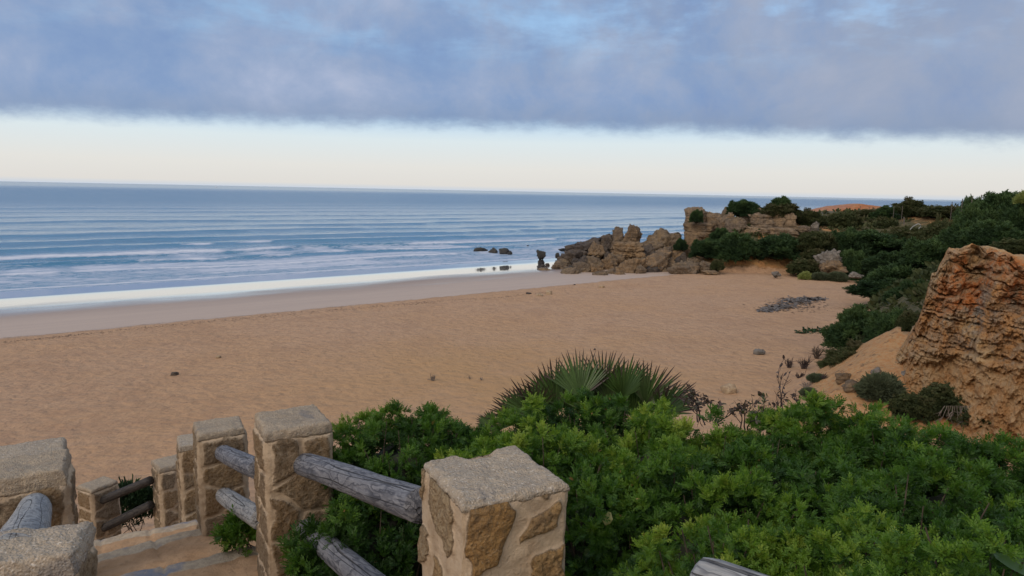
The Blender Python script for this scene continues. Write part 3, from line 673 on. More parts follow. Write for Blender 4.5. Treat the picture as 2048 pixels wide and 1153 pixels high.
def step_part(nl, nr, z, depth, seed):
    """nl, nr: ends of the nosing; the tread runs back from it, uphill"""
    nl = np.array(nl, float); nr = np.array(nr, float); L = np.linalg.norm(nr - nl); ux = (nr - nl) / L; uy = np.array([ux[1], -ux[0]])
    nu, nv = int(L / 0.025) + 1, 60
    u = np.linspace(0, L, nu); v = np.concatenate([[-0.012, -0.012], np.linspace(0, depth, nv)])
    zz = np.concatenate([[-0.55, -0.03], np.zeros(nv)])
    U, Vg = np.meshgrid(u, v, indexing='ij'); Zg = np.tile(zz, (nu, 1))
    blk = np.floor(U / 0.42 + 0.3 * seed)
    wob = 0.03 * vnoise(np.stack([U.ravel() * 3.5, U.ravel() * 0 + seed, U.ravel() * 0], 1), 7).reshape(U.shape) + 0.03 * (_hash(blk, blk * 0, blk * 0, seed) - 0.5)
    q = nl + U.ravel()[:, None] * ux + (Vg + wob * (1 - sstep(Vg, 0.2, 0.6))).ravel()[:, None] * uy
    c3 = np.column_stack([q, np.zeros(len(q))])
    fl = sstep(Vg.ravel(), 0.28, 0.45)
    gapj = np.exp(-((((U / 0.42 + 0.3 * seed) % 1.0) - 0.02) / 0.03) ** 2).ravel() * (1 - fl)
    h = Zg.ravel() + (0.030 * fbm(c3 * 3, 4, seed) * fl - 0.02 * fl * sstep(Vg.ravel(), .3, .5) + 0.010 * fbm(c3 * 14, 3, seed + 1) - 0.02 * gapj + 0.02 * (_hash(blk, blk * 0 + 3, blk * 0, seed).ravel() - 0.5) * (1 - fl)) * (Zg.ravel() > -0.1) + 0.05 * fl * Vg.ravel()
    return mesh_obj('step', np.column_stack([q - [ST0[0], ST0[1]], h + z - 7.4]), grid_faces(nu, nv + 2)[:, ::-1], M_STEP, stairs, {'nose': 1 - sstep(Vg.ravel(), 0.06, 0.19)})
def nosing(pl, pr, z, el, er):
    l, r_ = pixz(*pl, z)[:2], pixz(*pr, z)[:2]; d = (r_ - l) / np.linalg.norm(r_ - l); return l - d * el, r_ + d * er
for k, (pl, pr, z, el, er, dep) in enumerate([((250, 1152), (495, 1097), 7.46, 0.5, 0.35, 1.5), ((235, 1098), (440, 1048), 7.12, 0.75, 0.25, 1.5),
                                              ((200, 1077), (340, 1049), 6.72, 0.9, 0.5, 1.5), ((180, 1118), (300, 1094), 6.2, 0.6, 0.8, 1.4)]):
    l, r_ = nosing(pl, pr, z, el, er); step_part(l, r_, z, dep, k + 1)
# ------------------------------------------------------------------ rocks
def mat_rock(name, a, b_, c_, dark, strata=0.0, bscale=1.0, bdist=0.12):
    m, t, b, out = new_mat(name)
    p = pos_co(t); o = t.node('ShaderNodeObjectInfo').outputs['Random']
    n1 = t.noise(p, 0.55 * bscale, 5, 0.6, 0.4); n2 = t.noise(p, 2.2 * bscale, 6, 0.68); n3 = t.noise(p, 8 * bscale, 5, 0.7)
    lay = t.noise(t.vmath('MULTIPLY', p, (0.35, 0.35, 4.5)), 1.0 * bscale, 5, 0.6, 0.25)
    c = t.mix(t.step(n1, 0.38, 0.62), a, b_)
    c = t.mix(t.math('MULTIPLY', t.step(t.math('ADD', n2, t.math('MULTIPLY', t.math('SUBTRACT', o, 0.5), 0.18)), 0.46, 0.64), 0.75), c, c_)
    if strata: c = t.mix(t.math('MULTIPLY', t.step(lay, 0.50, 0.66), strata), c, dark)
    c = t.mix(t.math('MULTIPLY', t.step(n3, 0.54, 0.70), 0.6), c, dark)
    c = t.mix(t.math('MULTIPLY', t.step(t.voro(p, 1.3 * bscale, 'DISTANCE_TO_EDGE'), 0.05, 0.0), 0.5), c, dark)
    t.put(b.inputs['Base Color'], c); b.inputs['Roughness'].default_value = 0.9; b.inputs['Specular IOR Level'].default_value = 0.25
    h = t.math('ADD', t.math('MULTIPLY', n2, 1.0), t.math('MULTIPLY', n3, 0.55))
    if strata: h = t.math('ADD', h, t.math('MULTIPLY', lay, 1.3))
    t.put(b.inputs['Normal'], t.bump(h, 1.0, bdist / bscale))
    return m
M_R_TAN = mat_rock('rock_tan', (.255, .165, .088), (.21, .145, .088), (.145, .110, .080), (.050, .038, .030), 0.45)
M_R_GREY = mat_rock('rock_grey', (.180, .134, .094), (.225, .160, .094), (.115, .090, .070), (.045, .036, .029), 0.35)
M_R_DARK = mat_rock('rock_dark', (.085, .070, .062), (.125, .095, .07), (.055, .05, .048), (.03, .027, .025), 0.2)
M_R_SEA = mat_rock('rock_sea', (.052, .050, .050), (.070, .065, .055), (.035, .036, .036), (.02, .02, .02), 0.0)
M_R_WALL = mat_rock('rock_wall', (.285, .195, .115), (.215, .155, .100), (.15, .12, .092), (.055, .042, .032), 0.7)
M_R_PALE = mat_rock('rock_pale', (.26, .225, .19), (.19, .17, .15), (.13, .118, .105), (.05, .045, .04), 0.1)
M_R_SMALL = mat_rock('rock_small', (.44, .34, .23), (.36, .26, .16), (.28, .20, .13), (.15, .11, .08), 0.0, 3.0)
_ICO = {}
def ico(n):
    if n not in _ICO:
        import bmesh
        bm = bmesh.new(); bmesh.ops.create_icosphere(bm, subdivisions=n, radius=1.0)
        bm.verts.ensure_lookup_table()
        _ICO[n] = (np.array([v.co[:] for v in bm.verts]), np.array([[v.index for v in f.verts] for f in bm.faces])); bm.free()
    return _ICO[n]
def rock_verts(size, seed, sub=4, planes=13, rough=0.10, strata=0.0, sharp=0.0, jag=0.0):
    """faceted boulder filling a box of about the given size (x, y, z), origin in the middle of its base"""
    rng = np.random.default_rng(seed); d, Fc = ico(sub)
    n = rng.normal(size=(planes, 3)); n /= np.linalg.norm(n, axis=1)[:, None]; hh = rng.uniform(0.80, 1.12, planes)
    bx = np.concatenate([np.eye(3), -np.eye(3)]) + rng.normal(size=(6, 3)) * (0.14 if strata > .3 else 0.34); bx /= np.linalg.norm(bx, axis=1)[:, None]
    n = np.concatenate([n, bx]); hh = np.concatenate([hh, rng.uniform(0.66, 0.92, 6)])
    so = np.array([seed * 1.37, seed * 0.71, seed * 2.13])
    dw = d + 0.16 * np.stack([fbm(d * 2.2 + so, 3, seed + 31), fbm(d * 2.2 + so, 3, seed + 32), fbm(d * 2.2 + so, 3, seed + 33)], 1)
    dw /= np.linalg.norm(dw, axis=1)[:, None]
    dn = dw @ n.T; r = np.min(np.where(dn > 0.05, hh[None, :] / np.maximum(dn, 0.05), 9.0), axis=1); r = np.minimum(r, 1.45)
    blk = vnoise(d * 3.2 + so, seed + 41); blk = np.floor(blk * 3.0) / 3.0          # broken blocks
    crv = np.abs(fbm(d * 2.6 + so, 4, seed + 51, 0.55)); crv2 = np.abs(fbm(d * 6.0 + so, 4, seed + 52, 0.6))
    r = r * (1 + rough * 1.2 * fbm(d * 1.6 + so, 3, seed) + rough * 1.1 * fbm(d * 6 + so, 5, seed + 1, 0.68) + rough * 0.7 * blk - 0.13 * np.exp(-crv / 0.035) - 0.07 * np.exp(-crv2 / 0.05))
    if sharp: r = r * (1 + sharp * np.abs(fbm(d * 3.0 + so, 4, seed + 2)))
    v = d * r[:, None]
    if strata <= .3:
        ax = rng.normal(size=3); v = v @ np.array(Matrix.Rotation(rng.uniform(.25, .7), 3, Vector(ax).normalized())).T
    v = v - (v.max(0) + v.min(0)) / 2; v = v / (v.max(0) - v.min(0)) * np.array(size)
    if jag:
        top = sstep(v[:, 2], 0.0 * size[2], 0.5 * size[2])
        v[:, 2] += top * jag * size[2] * fbm(np.stack([v[:, 0], v[:, 1], v[:, 2] * 0], 1) * (5.0 / size[0]) + so, 4, seed + 4)
    if strata:
        lv = v[:, 2] + 0.18 * fbm(v * 0.35 + so, 3, seed + 6)
        L = lv * 1.25 + 0.5 * vnoise(np.stack([lv * .8, lv * 0 + seed, lv * 0], 1), seed); i = np.floor(L); f = L - i
        al_ = (v[:, 0] * .8 - v[:, 1] * .6) * .55 + _hash(i, i * 0, i * 0, seed + 2) * 9 + 0.3 * fbm(v * .6 + so, 2, seed + 4); j = np.floor(al_)
        ed = np.minimum(f, 1 - f); ge = np.minimum(al_ - j, 1 - al_ + j)
        st = (_hash(i, j, i * 0, seed) - .5) * .8 + (_hash(i, i * 0 + 7, i * 0, seed) - .5) * .8 - 0.9 * (1 - sstep(ed, 0, .16)) - 0.8 * (1 - sstep(ge, 0, .09)) + .3
        v[:, :2] *= (1 + np.clip(strata, .25, .7) * 0.26 * st)[:, None]
    # large soft cracks
    cr = np.abs(fbm(v * (2.2 / max(size)) * 2 + so, 3, seed + 12)); v *= (1 - 0.10 * np.exp(-(cr / 0.05) ** 2))[:, None]
    v[:, 2] += size[2] / 2
    return v, Fc
def rock_px(name, label, cat, group, box, D, mat, seed, depth=0.8, sink=0.12, sub=4, **kw):
    """box: centre u, centre v, width, height in photo pixels at distance D; its base goes down to the ground"""
    u, v, wpx, hpx = box; c = pix(u, v, D); sl = np.linalg.norm(c - [0, 0, CZ]) / F_PX * 0.98
    wd = wpx * sl * 1.13; ht = hpx * sl * 1.06
    base = c - np.array([0, 0, ht / 2]); dirv = np.array([c[0], c[1]]) / np.hypot(c[0], c[1])
    vv, Fc = rock_verts((wd, wd * depth, ht * (1 + sink)), seed, sub, **kw)
    vv[:, 2] -= ht * sink
    rot = math.atan2(-dirv[0], dirv[1]); R = np.array([[math.cos(rot), -math.sin(rot), 0], [math.sin(rot), math.cos(rot), 0], [0, 0, 1]])
    o = mesh_obj(name, vv @ R.T, Fc, mat, loc=tuple(base), smooth=True)
    return tag(o, label, cat, group)
def z7(x, y, wd, ht): return (900 + x / 3.413, 360 + y / 3.413, wd / 3.413, ht / 3.413)
G_SEA = 'dark rocks in the surf'; G_HEAP = 'fallen boulders at the cove end'; G_SMALL = 'small stones on the smooth sand'
for box, D, lab, sd_, kw in [
    ((205, 482, 88, 48), 110, 'rounded dark rock in the surf, leftmost of the row', 1, {}),
    ((290, 484, 66, 44), 109.5, 'pointed dark rock in the surf, second from the left', 2, {}),
    ((374, 487, 70, 44), 108, 'dark rock in the surf with a small low rock touching its right side', 3, {}),
    ((408, 496, 34, 24), 107, 'small low rock at the right end of the surf row', 4, {}),
    ((250, 485, 22, 22), 111, 'tiny dark rock between the two left surf rocks', 5, {}),
    ((622, 507, 62, 56), 101, 'dark rock with a raised right horn, alone at the edge of the wet sand', 6, {'sharp': 0.25}),
    ((531, 450, 14, 9), 124, 'tiny black rock alone out in the foam', 7, {}),
    ((768, 476, 58, 20), 113, 'long low dark rock in the foam left of the boulder heap', 8, {}),
    ((735, 514, 32, 32), 102, 'small upright dark rock just left of the boulder heap', 9, {}),
    ((345, 482, 26, 18), 112, 'low dark rock behind the third surf rock', 10, {})]:
    rock_px('sea_rock', lab, 'rock', G_SEA, z7(*box), D, M_R_SEA, 130 + sd_, sink=0.22, sub=4, **kw)
T_, GY, DK = M_R_TAN, M_R_GREY, M_R_DARK
HEAP = [((950, 460, 300, 150), 92, DK, 'dark broad boulder at the back left of the heap', dict(sharp=.2)),
    ((1085, 430, 110, 120), 91, DK, 'dark blocky boulder left of the pinnacles', {}),
    ((1150, 395, 84, 150), 90, GY, 'left and smaller of the two pointed rocks on the heap', dict(sharp=.25)),
    ((1245, 385, 122, 150), 90, T_, 'tall ridged pinnacle, the highest rock of the heap', dict(jag=.14, strata=.3)),
    ((1000, 475, 115, 110), 87, T_, 'orange brown boulder below the dark back boulders', {}),
    ((1212, 475, 205, 110), 87.5, T_, 'long tilted layered slab below the tall pinnacle', dict(strata=.6)),
    ((855, 535, 230, 130), 88, DK, 'dark boulder at the seaward left edge of the heap', dict(sharp=.2)),
    ((935, 570, 160, 110), 85.5, DK, 'dark wedge boulder in the left middle of the heap', {}),
    ((765, 580, 150, 80), 86, GY, 'brown low boulder at the left tip of the heap', {}),
    ((655, 622, 140, 52), 83, GY, 'flat brown ledge reaching out onto the wet sand', {}),
    ((688, 655, 80, 36), 80, GY, 'small low rock in front of the flat ledge', {}),
    ((832, 645, 146, 106), 78.5, GY, 'rounded grey boulder at the front left of the heap', dict(sharp=.15)),
    ((918, 615, 165, 120), 81, GY, 'large grey boulder leaning behind the rounded front one', {}),
    ((1002, 608, 88, 70), 80, T_, 'small tan boulder between the grey leaning one and the orange one', {}),
    ((1032, 660, 112, 86), 76.5, GY, 'pointed grey boulder standing forward on the sand', dict(sharp=.15)),
    ((905, 686, 96, 38), 76, GY, 'low broken slab in front of the rounded boulder', {}),
    ((1080, 560, 125, 110), 84, T_, 'orange faced block in the centre of the heap', {}),
    ((1110, 638, 90, 80), 78.5, GY, 'square grey boulder right of the pointed one', {}),
    ((1160, 648, 90, 66), 77.5, T_, 'small tan boulder tucked under the biggest tan boulder', {}),
    ((1232, 600, 205, 150), 80.5, T_, 'biggest tan boulder at the front centre of the heap', dict(strata=.25)),
    ((1405, 560, 185, 165), 82, T_, 'pale beige boulder with a steep face, right of the biggest one', {}),
    ((1440, 425, 250, 170), 90.5, GY, 'jagged grey ridge rock behind the beige boulder', dict(jag=.16, sharp=.25)),
    ((1545, 400, 80, 80), 91, GY, 'rough grey knob at the right end of the jagged ridge', dict(sharp=.2)),
    ((1530, 510, 125, 120), 86, T_, 'tan boulder under the rough grey knob', {}),
    ((1592, 525, 60, 64), 84, DK, 'small dark block against the headland foot', {}),
    ((1340, 485, 120, 90), 87, DK, 'dark hollow looking boulder behind the pale beige one', {}),
    ((1595, 612, 205, 120), 79.5, GY, 'wide crumbling grey rubble rock at the right of the heap', dict(sharp=.3, rough=.2)),
    ((1745, 600, 160, 90), 80.5, GY, 'sloping grey slab pile at the right end of the heap', dict(sharp=.15)),
    ((1775, 632, 110, 28), 78, T_, 'thin pale slab lying on the sand at the right end', {}),
    ((1302, 625, 70, 90), 79, GY, 'narrow grey boulder wedged right of the biggest tan one', {}),
    ((1150, 690, 95, 26), 75.5, T_, 'flat pale slab on the sand in front of the heap', {}),
    ((1008, 707, 56, 11), 74.5, T_, 'thin flake of rock lying foremost on the sand', {}),
    ((1660, 560, 90, 80), 83, GY, 'grey boulder above the rubble rock', {}),
    ((1460, 500, 110, 90), 85, GY, 'grey rock between beige boulder and jagged ridge', dict(sharp=.15)),
    ((1000, 580, 130, 120), 84.5, GY, 'squat grey brown boulder in the gap left of the orange faced block', {}),
    ((1060, 500, 90, 80), 88.5, DK, 'dark rock between the orange boulder and the layered slab', {})]
for k, (box, D, mt, lab, kw) in enumerate(HEAP):
    kw = dict(kw); kw.setdefault('rough', .15)
    rock_px('boulder', lab, 'boulder', G_HEAP, z7(*box), D, mt, 200 + k, depth=0.9, sink=0.25, sub=5, **kw)
_rg = np.random.default_rng(12)
_prof = [(740, 560), (850, 470), (960, 420), (1100, 400), (1300, 420), (1450, 400), (1560, 430), (1660, 540)]
for k in range(34):
    x = _rg.uniform(770, 1690); yt = np.interp(x, [q[0] for q in _prof], [q[1] for q in _prof]); f = _rg.uniform(.25, .98); yb = 640 if x < 1500 else 610
    y = yt + 45 + (yb - yt - 45) * f; sz = _rg.uniform(45, 95)
    rock_px('boulder', 'smaller broken rock filling a gap between the big boulders of the heap', 'boulder', 'filler rocks of the boulder heap', z7(x, y, sz * _rg.uniform(.9, 1.5), sz), 90 - 9 * f, [GY, DK, T_, GY][k % 4] if x > 950 else DK, 260 + k, depth=1.0, sink=.5, sub=4, rough=.17)
for box, D, lab, sd_ in [((538, 774, 36, 13), 60.5, 'flat dark stone at the edge of the dry sand', 1), ((612, 785, 46, 20), 58.6, 'low pale stone left of its taller neighbour', 2),
                         ((673, 771, 46, 30), 59.5, 'taller brown stone at the edge of the dry sand', 3), ((630, 585, 24, 14), 88, 'small dark stone on wet sand by the heap', 4),
                         ((666, 578, 30, 20), 89, 'dark lump right beside the small dark stone', 5), ((850, 716, 14, 8), 69, 'tiny stone in front of the rounded boulder', 6),
                         ((1035, 728, 40, 16), 70, 'low stone where smooth sand meets dry sand', 7)]:
    c = z7(*box); g = on_ground(c[0], c[1] + c[3] * 0.4)
    rock_px('beach_stone', lab, 'stone', G_SMALL, c, float(np.hypot(g[0], g[1])), M_R_DARK if sd_ in (1, 4, 5, 6) else M_R_SMALL, 300 + sd_, sink=0.4, sub=3)
def stone_at(u, v, wpx, hpx, lab, mat, seed, sub=3, **kw):
    g = on_ground(u, v + hpx * 0.45); return rock_px('beach_stone', lab, 'stone', None, (u, v, wpx, hpx), float(np.hypot(g[0], g[1])), mat, seed, sink=0.35, sub=sub, **kw)
stone_at(437, 714, 9, 5, 'tiny brown stone on the open sand', M_R_SMALL, 321)
stone_at(349, 748, 13, 7, 'small dark lump alone on the left sand', M_R_DARK, 322)
stone_at(1458, 777, 29, 20, 'rounded orange stone on the sand behind the dead twigs', M_R_SMALL, 323)
stone_at(1519, 704, 20, 12, 'broken white stone on the sand', M_R_PALE, 324, sharp=.4)
stone_at(1189, 699, 5, 4, 'pebble above the fan palm tips', M_R_DARK, 325)

# headland walls, standing on the hill
def z8(x0, y0, x1, y1): return (1300 + (x0 + x1) / 2 / 4.096, 370 + (y0 + y1) / 2 / 4.096, (x1 - x0) / 4.096, (y1 - y0) / 4.096)
G_WALL = 'weathered rock walls of the headland'
for k, (bx, D, mt, lab, kw) in enumerate([
    ((298, 183, 470, 330), 90, M_R_WALL, 'square overhanging rock head at the seaward end of the headland', dict(strata=.45, planes=8)),
    ((292, 305, 520, 430), 89.5, M_R_WALL, 'layered rock tower body under the overhanging head', dict(strata=.7, planes=9)),
    ((262, 400, 470, 620), 88, M_R_TAN, 'pale buttress sloping down to the boulders from the rock tower', dict(strata=.35)),
    ((450, 220, 600, 360), 90.5, M_R_WALL, 'broken rock ledge joining the tower to the inner walls', dict(strata=.4)),
    ((580, 185, 660, 300), 92, M_R_GREY, 'upright grey rock at the left of the dark bush on top', {}),
    ((560, 230, 720, 380), 89, M_R_WALL, 'jumbled tan rocks in the middle of the headland wall', dict(sharp=.25, strata=.3)),
    ((625, 265, 800, 400), 87.5, M_R_GREY, 'grey jagged block in front of the middle of the wall', dict(sharp=.25)),
    ((735, 200, 840, 330), 90, M_R_GREY, 'rounded grey boulder on top below the dark bush', {}),
    ((828, 190, 920, 260), 90.5, M_R_WALL, 'capped knob of rock at the left of the flat wall', dict(strata=.5)),
    ((825, 232, 1010, 365), 89, M_R_WALL, 'left half of the flat layered wall under the green tree', dict(strata=.6, planes=8)),
    ((990, 232, 1110, 365), 89.3, M_R_WALL, 'middle part of the flat wall, left of the dark crack', dict(strata=.5, planes=8)),
    ((1098, 232, 1188, 360), 89, M_R_WALL, 'right end block of the flat wall, beyond the dark crack', dict(strata=.5, planes=8)),
    ((760, 345, 1000, 430), 87.5, M_R_WALL, 'stepped ledge below the flat wall', dict(strata=.7)),
    ((960, 350, 1200, 420), 87.8, M_R_WALL, 'low ledge running right below the flat wall', dict(strata=.7)),
    ((1190, 335, 1310, 385), 88.5, M_R_GREY, 'low grey outcrop right of the flat wall', dict(sharp=.2)),
    ((1325, 300, 1380, 370), 90, M_R_PALE, 'small pale rock poking out of the scrub', dict(sharp=.2)),
    ((1440, 400, 1530, 500), 86, M_R_TAN, 'tan rock pointing out of the scrub to the right', dict(sharp=.2)),
    ((1390, 400, 1450, 460), 87, M_R_TAN, 'small tan rock beside the pointed one in the scrub', {}),
    ((1362, 528, 1552, 660), 79.5, M_R_PALE, 'pale pitted rock standing at the back of the beach', dict(sharp=.35, rough=.2)),
    ((1400, 620, 1600, 715), 78.5, M_R_TAN, 'orange base rock under the pale pitted rock', {}),
    ((1000, 710, 1070, 745), 76.5, M_R_PALE, 'low pale stones at the foot of the yellow bank', dict(sharp=.3)),
    ((1640, 715, 1740, 750), 76, M_R_PALE, 'thin grey stone ledge at the right end of the beach', {})]):
    kw = dict(kw); kw.setdefault('rough', .13)
    rock_px('rock_outcrop', lab, 'rock', G_WALL, z8(*bx), D, mt, 400 + k, depth=0.7, sink=0.45, sub=5, **kw)

# near cliff on the right
def mat_cliff():
    m, t, b, out = new_mat('cliff')
    p = pos_co(t)
    n1 = t.noise(p, 0.45, 5, 0.6, 0.5); n2 = t.noise(p, 2.4, 6, 0.68); n3 = t.noise(p, 9, 5, 0.7); n4 = t.noise(p, 30, 4, 0.7)
    lay = t.noise(t.vmath('MULTIPLY', p, (0.5, 0.5, 5.0)), 0.9, 6, 0.65, 0.35)
    c = t.mix(t.step(n1, 0.42, 0.60), (.56, .370, .185), (.52, .260, .095))
    c = t.mix(t.step(t.attr('red'), 0.3, 0.7), c, t.mix(t.step(n2, 0.38, 0.62), (.52, .175, .048), (.54, .25, .085)))
    c = t.mix(t.math('MULTIPLY', t.step(n2, 0.48, 0.66), 0.55), c, (.42, .31, .19))
    gy = t.math('MULTIPLY', t.attr('pale'), t.step(n2, 0.35, 0.60))
    c = t.mix(gy, c, t.mix(t.step(n3, 0.4, 0.65), (.33, .28, .22), (.16, .14, .12)))
    c = t.mix(t.math('MULTIPLY', t.math('MULTIPLY', t.step(lay, 0.52, 0.64), 0.5), t.math('SUBTRACT', 1.0, t.attr('dirt'))), c, (.26, .140, .060))
    c = t.mix(t.attr('dirt'), c, t.mix(t.step(n2, 0.40, 0.62), (.47, .30, .155), (.42, .22, .09)))
    c = t.mix(t.math('MULTIPLY', t.step(n3, 0.58, 0.72), 0.5), c, (.16, .09, .048))
    c = t.mix(t.math('MULTIPLY', t.step(n4, 0.56, 0.70), 0.35), c, (.52, .40, .26))
    t.put(b.inputs['Base Color'], c); b.inputs['Roughness'].default_value = 0.95; b.inputs['Specular IOR Level'].default_value = 0.15
    h = t.math('ADD', t.math('MULTIPLY', n2, 0.8), t.math('ADD', t.math('MULTIPLY', n3, 0.6), t.math('MULTIPLY', lay, 1.5)))
    t.put(b.inputs['Normal'], t.bump(t.math('ADD', h, t.math('MULTIPLY', n4, 0.2)), 1.0, 0.16))
    return m
def build_cliff():
    # base and top edge as seen from the beach, left to right, then on out of the picture towards the viewer's right
    base = [pix(1768, 734, 30.8), pix(1826, 714, 29.4), pix(1892, 716, 28.4), pix(1990, 730, 27.0), pix(2060, 740, 26.2), pix(2250, 800, 25.0), pix(2600, 900, 25.0)]
    top = [pix(1842, 640, 30.8), pix(1864, 545, 30.2), pix(1898, 498, 29.6), pix(1965, 494, 29.0), pix(2050, 512, 28.0), pix(2250, 520, 27.0), pix(2600, 560, 26.5)]
    back = [q + np.array([0.86, 0.5, 0]) * 5.0 + np.array([0, 0, -0.9]) for q in top]
    nu, nv, nb = 400, 280, 30
    tt = np.linspace(0, len(base) - 1, nu)
    def along(L):
        L = np.array(L); i = np.clip(tt.astype(int), 0, len(L) - 2); f = (tt - i)[:, None]; return L[i] * (1 - f) + L[i + 1] * f
    # more columns in view
    tt = np.concatenate([np.linspace(0, 4.2, 360), np.linspace(4.25, 6, 40)])
    Bp, Tp, Kp = along(base), along(top), along(back)
    v = np.linspace(-0.55, 1, nv)
    bulge = np.array([-.86, -.5, 0])
    Pn = Bp[:, None, :] * (1 - v[None, :, None]) + Tp[:, None, :] * v[None, :, None]
    Pn = Pn.reshape(-1, 3)
    k = np.linspace(0, 1, nb)[1:]
    Kn = (Tp[:, None, :] * (1 - k[None, :, None]) + Kp[:, None, :] * k[None, :, None]).reshape(-1, 3)
    vv = np.tile(v, nu)
    view = -Pn.copy(); view[:, 2] = 0; view /= np.linalg.norm(view, axis=1)[:, None]
    q = Pn + np.array([0, 0, 0.0])
    lev = q[:, 2] + 0.16 * fbm(q * 0.30, 3, 3) + 0.055 * fbm(q * 2.2, 4, 13, .6)
    hx = np.hypot(q[:, 0] - 10, q[:, 1] - 20)
    def beds(k, seed, soft, cells):
        """beds of rock: each bed and each block in it stands out by its own amount"""
        L = lev * k + 0.5 * vnoise(np.stack([lev * k * .6, lev * 0 + seed, lev * 0], 1), seed); i = np.floor(L); f = L - i
        along_ = (q @ np.array([0.8, -0.55, 0.0])) * cells + _hash(i, i * 0, i * 0, seed + 2) * 9 + 0.5 * fbm(q * 1.5, 2, seed + 4); j = np.floor(along_)
        h0 = _hash(i, j, i * 0, seed) * .55 + _hash(i, i * 0 + 7, i * 0, seed) * .45
        edge = np.minimum(f, 1 - f); ge = np.minimum(along_ - j, 1 - along_ + j)
        return h0 - 0.65 * sstep(fbm(q * 1.3, 3, seed + 8), -0.35, 0.15) * (1 - sstep(edge, 0, soft)) - 0.25 * (1 - sstep(ge, 0, .10))
    col = fbm(q * np.array([.55, .55, .10]), 3, 12)
    gd = q @ np.array([0.8, -0.5, 0.10]) - (pix(1955, 600, 28.5) @ np.array([0.8, -0.5, 0.10])) + 0.3 * fbm(q * .8, 3, 19)
    gully = -1.1 * np.exp(-(gd / 0.38) ** 2) * sstep(vv, 0.15, 0.45)
    gd2 = q @ np.array([0.8, -0.5, 0.10]) - (pix(2030, 600, 28.) @ np.array([0.8, -0.5, 0.10])) + 0.3 * fbm(q * .8, 3, 29)
    gully = gully - 0.7 * np.exp(-(gd2 / 0.25) ** 2) * sstep(vv, 0.3, 0.6)
    hard = sstep(vv, -0.03, 0.10)
    disp = hard * (0.70 * beds(1.25, 4, .10, .9) + 0.34 * beds(3.4, 5, .16, 1.8) + 0.07 * beds(8.0, 6, .25, 3.5)) + 1.15 * col + 0.50 * fbm(q * 1.1, 4, 22) + 0.46 * fbm(q * 3.2, 5, 23, .65) + gully + 2.2 * np.clip(0.10 - vv, 0, 1) + 0.5 * np.clip(1 - vv, 0, 1) + 0.12 * fbm(q * 10, 3, 24)
    disp *= (1 - 0.75 * sstep(vv, 0.95, 1.0))
    Pn = Pn + view * disp[:, None]; Pn[:, 2] += 0.60 * fbm(q * 0.9, 4, 33, .6) * sstep(vv, 0.5, 1.0)
    Pn = Pn.reshape(nu, nv, 3); Kn = Kn.reshape(nu, nb - 1, 3)
    Kn[:, :, 2] += 0.50 * fbm(Kn.reshape(-1, 3) * 0.9, 4, 33).reshape(nu, nb - 1)
    A = np.concatenate([Pn, Kn], 1)
    Vv = A.reshape(-1, 3)
    pc = pix(1985, 650, 28); pr_ = pix(2025, 560, 28)
    pale = np.exp(-(np.linalg.norm((Vv - pc) * [1, 1, 0.75], axis=1) / 0.9) ** 2) + 0.35
    red = np.exp(-(np.linalg.norm((Vv - pr_) * [1, 1, .8], axis=1) / 1.2) ** 2) + np.exp(-(np.linalg.norm((Vv - pix(1915, 575, 28.5)) * [1, 1, .5], axis=1) / 0.8) ** 2)
    red = red + 0.35 * fbm(Vv * 0.9, 3, 41)
    o = mesh_obj('cliff', Vv, grid_faces(nu, nv + nb - 1)[:, ::-1], mat_cliff(), attrs={'pale': pale, 'red': red, 'dirt': np.concatenate([np.tile(1 - sstep(v, -0.02, 0.09), (nu, 1)), np.zeros((nu, nb - 1))], 1).ravel()})
    tag(o, 'crumbling layered orange and tan sandstone cliff at the right edge', 'cliff')
build_cliff()
# ------------------------------------------------------------------ vegetation
def mat_leaf(name, cols, trans=0.35, rough=0.5, spec=0.35):
    """leaf colour runs along cols with the per-leaf attribute 'tone'"""
    m, t, b, out = new_mat(name)
    tone = t.attr('tone'); p = pos_co(t); o = t.node('ShaderNodeObjectInfo').outputs['Random']
    tone = t.math('ADD', tone, t.math('MULTIPLY', t.math('SUBTRACT', o, 0.5), 0.34), clamp=True)
    n = len(cols); c = t.ramp(tone, [(k / (n - 1), cc) for k, cc in enumerate(cols)])
    t.put(b.inputs['Base Color'], c); b.inputs['Roughness'].default_value = rough; b.inputs['Specular IOR Level'].default_value = spec
    if trans:
        tr = t.node('ShaderNodeBsdfTranslucent'); t.put(tr.inputs[0], t.mix(1.0, c, (1.25, 1.35, .7), 'MULTIPLY'))
        mx = t.node('ShaderNodeMixShader'); mx.inputs[0].default_value = trans
        t.l.new(b.outputs[0], mx.inputs[1]); t.l.new(tr.outputs[0], mx.inputs[2]); t.l.new(mx.outputs[0], out.inputs[0])
    return m
M_LENT = mat_leaf('leaf_mastic', [(.022, .058, .010), (.042, .105, .014), (.082, .170, .018), (.160, .255, .026), (.27, .33, .05)])
M_JUN = mat_leaf('leaf_juniper', [(.010, .024, .011), (.020, .044, .018), (.036, .072, .026), (.066, .112, .036)], 0.15, 0.6, 0.25)
M_SCRUB = mat_leaf('leaf_scrub', [(.020, .030, .014), (.038, .050, .020), (.062, .074, .028), (.098, .090, .046)], 0.15, 0.65, 0.2)
M_GREY_LEAF = mat_leaf('leaf_grey', [(.05, .062, .036), (.085, .105, .060), (.12, .14, .085)], 0.15, 0.7, 0.2)
M_LIME = mat_leaf('leaf_lime', [(.14, .17, .05), (.23, .27, .08), (.30, .33, .12)], 0.2)
M_BROAD = mat_leaf('leaf_broad', [(.06, .12, .02), (.11, .20, .035), (.20, .24, .05), (.26, .20, .05)], 0.3, 0.35, 0.5)
M_DRY = mat_leaf('leaf_dry', [(.05, .032, .018), (.16, .085, .03), (.28, .19, .06)], 0.2)
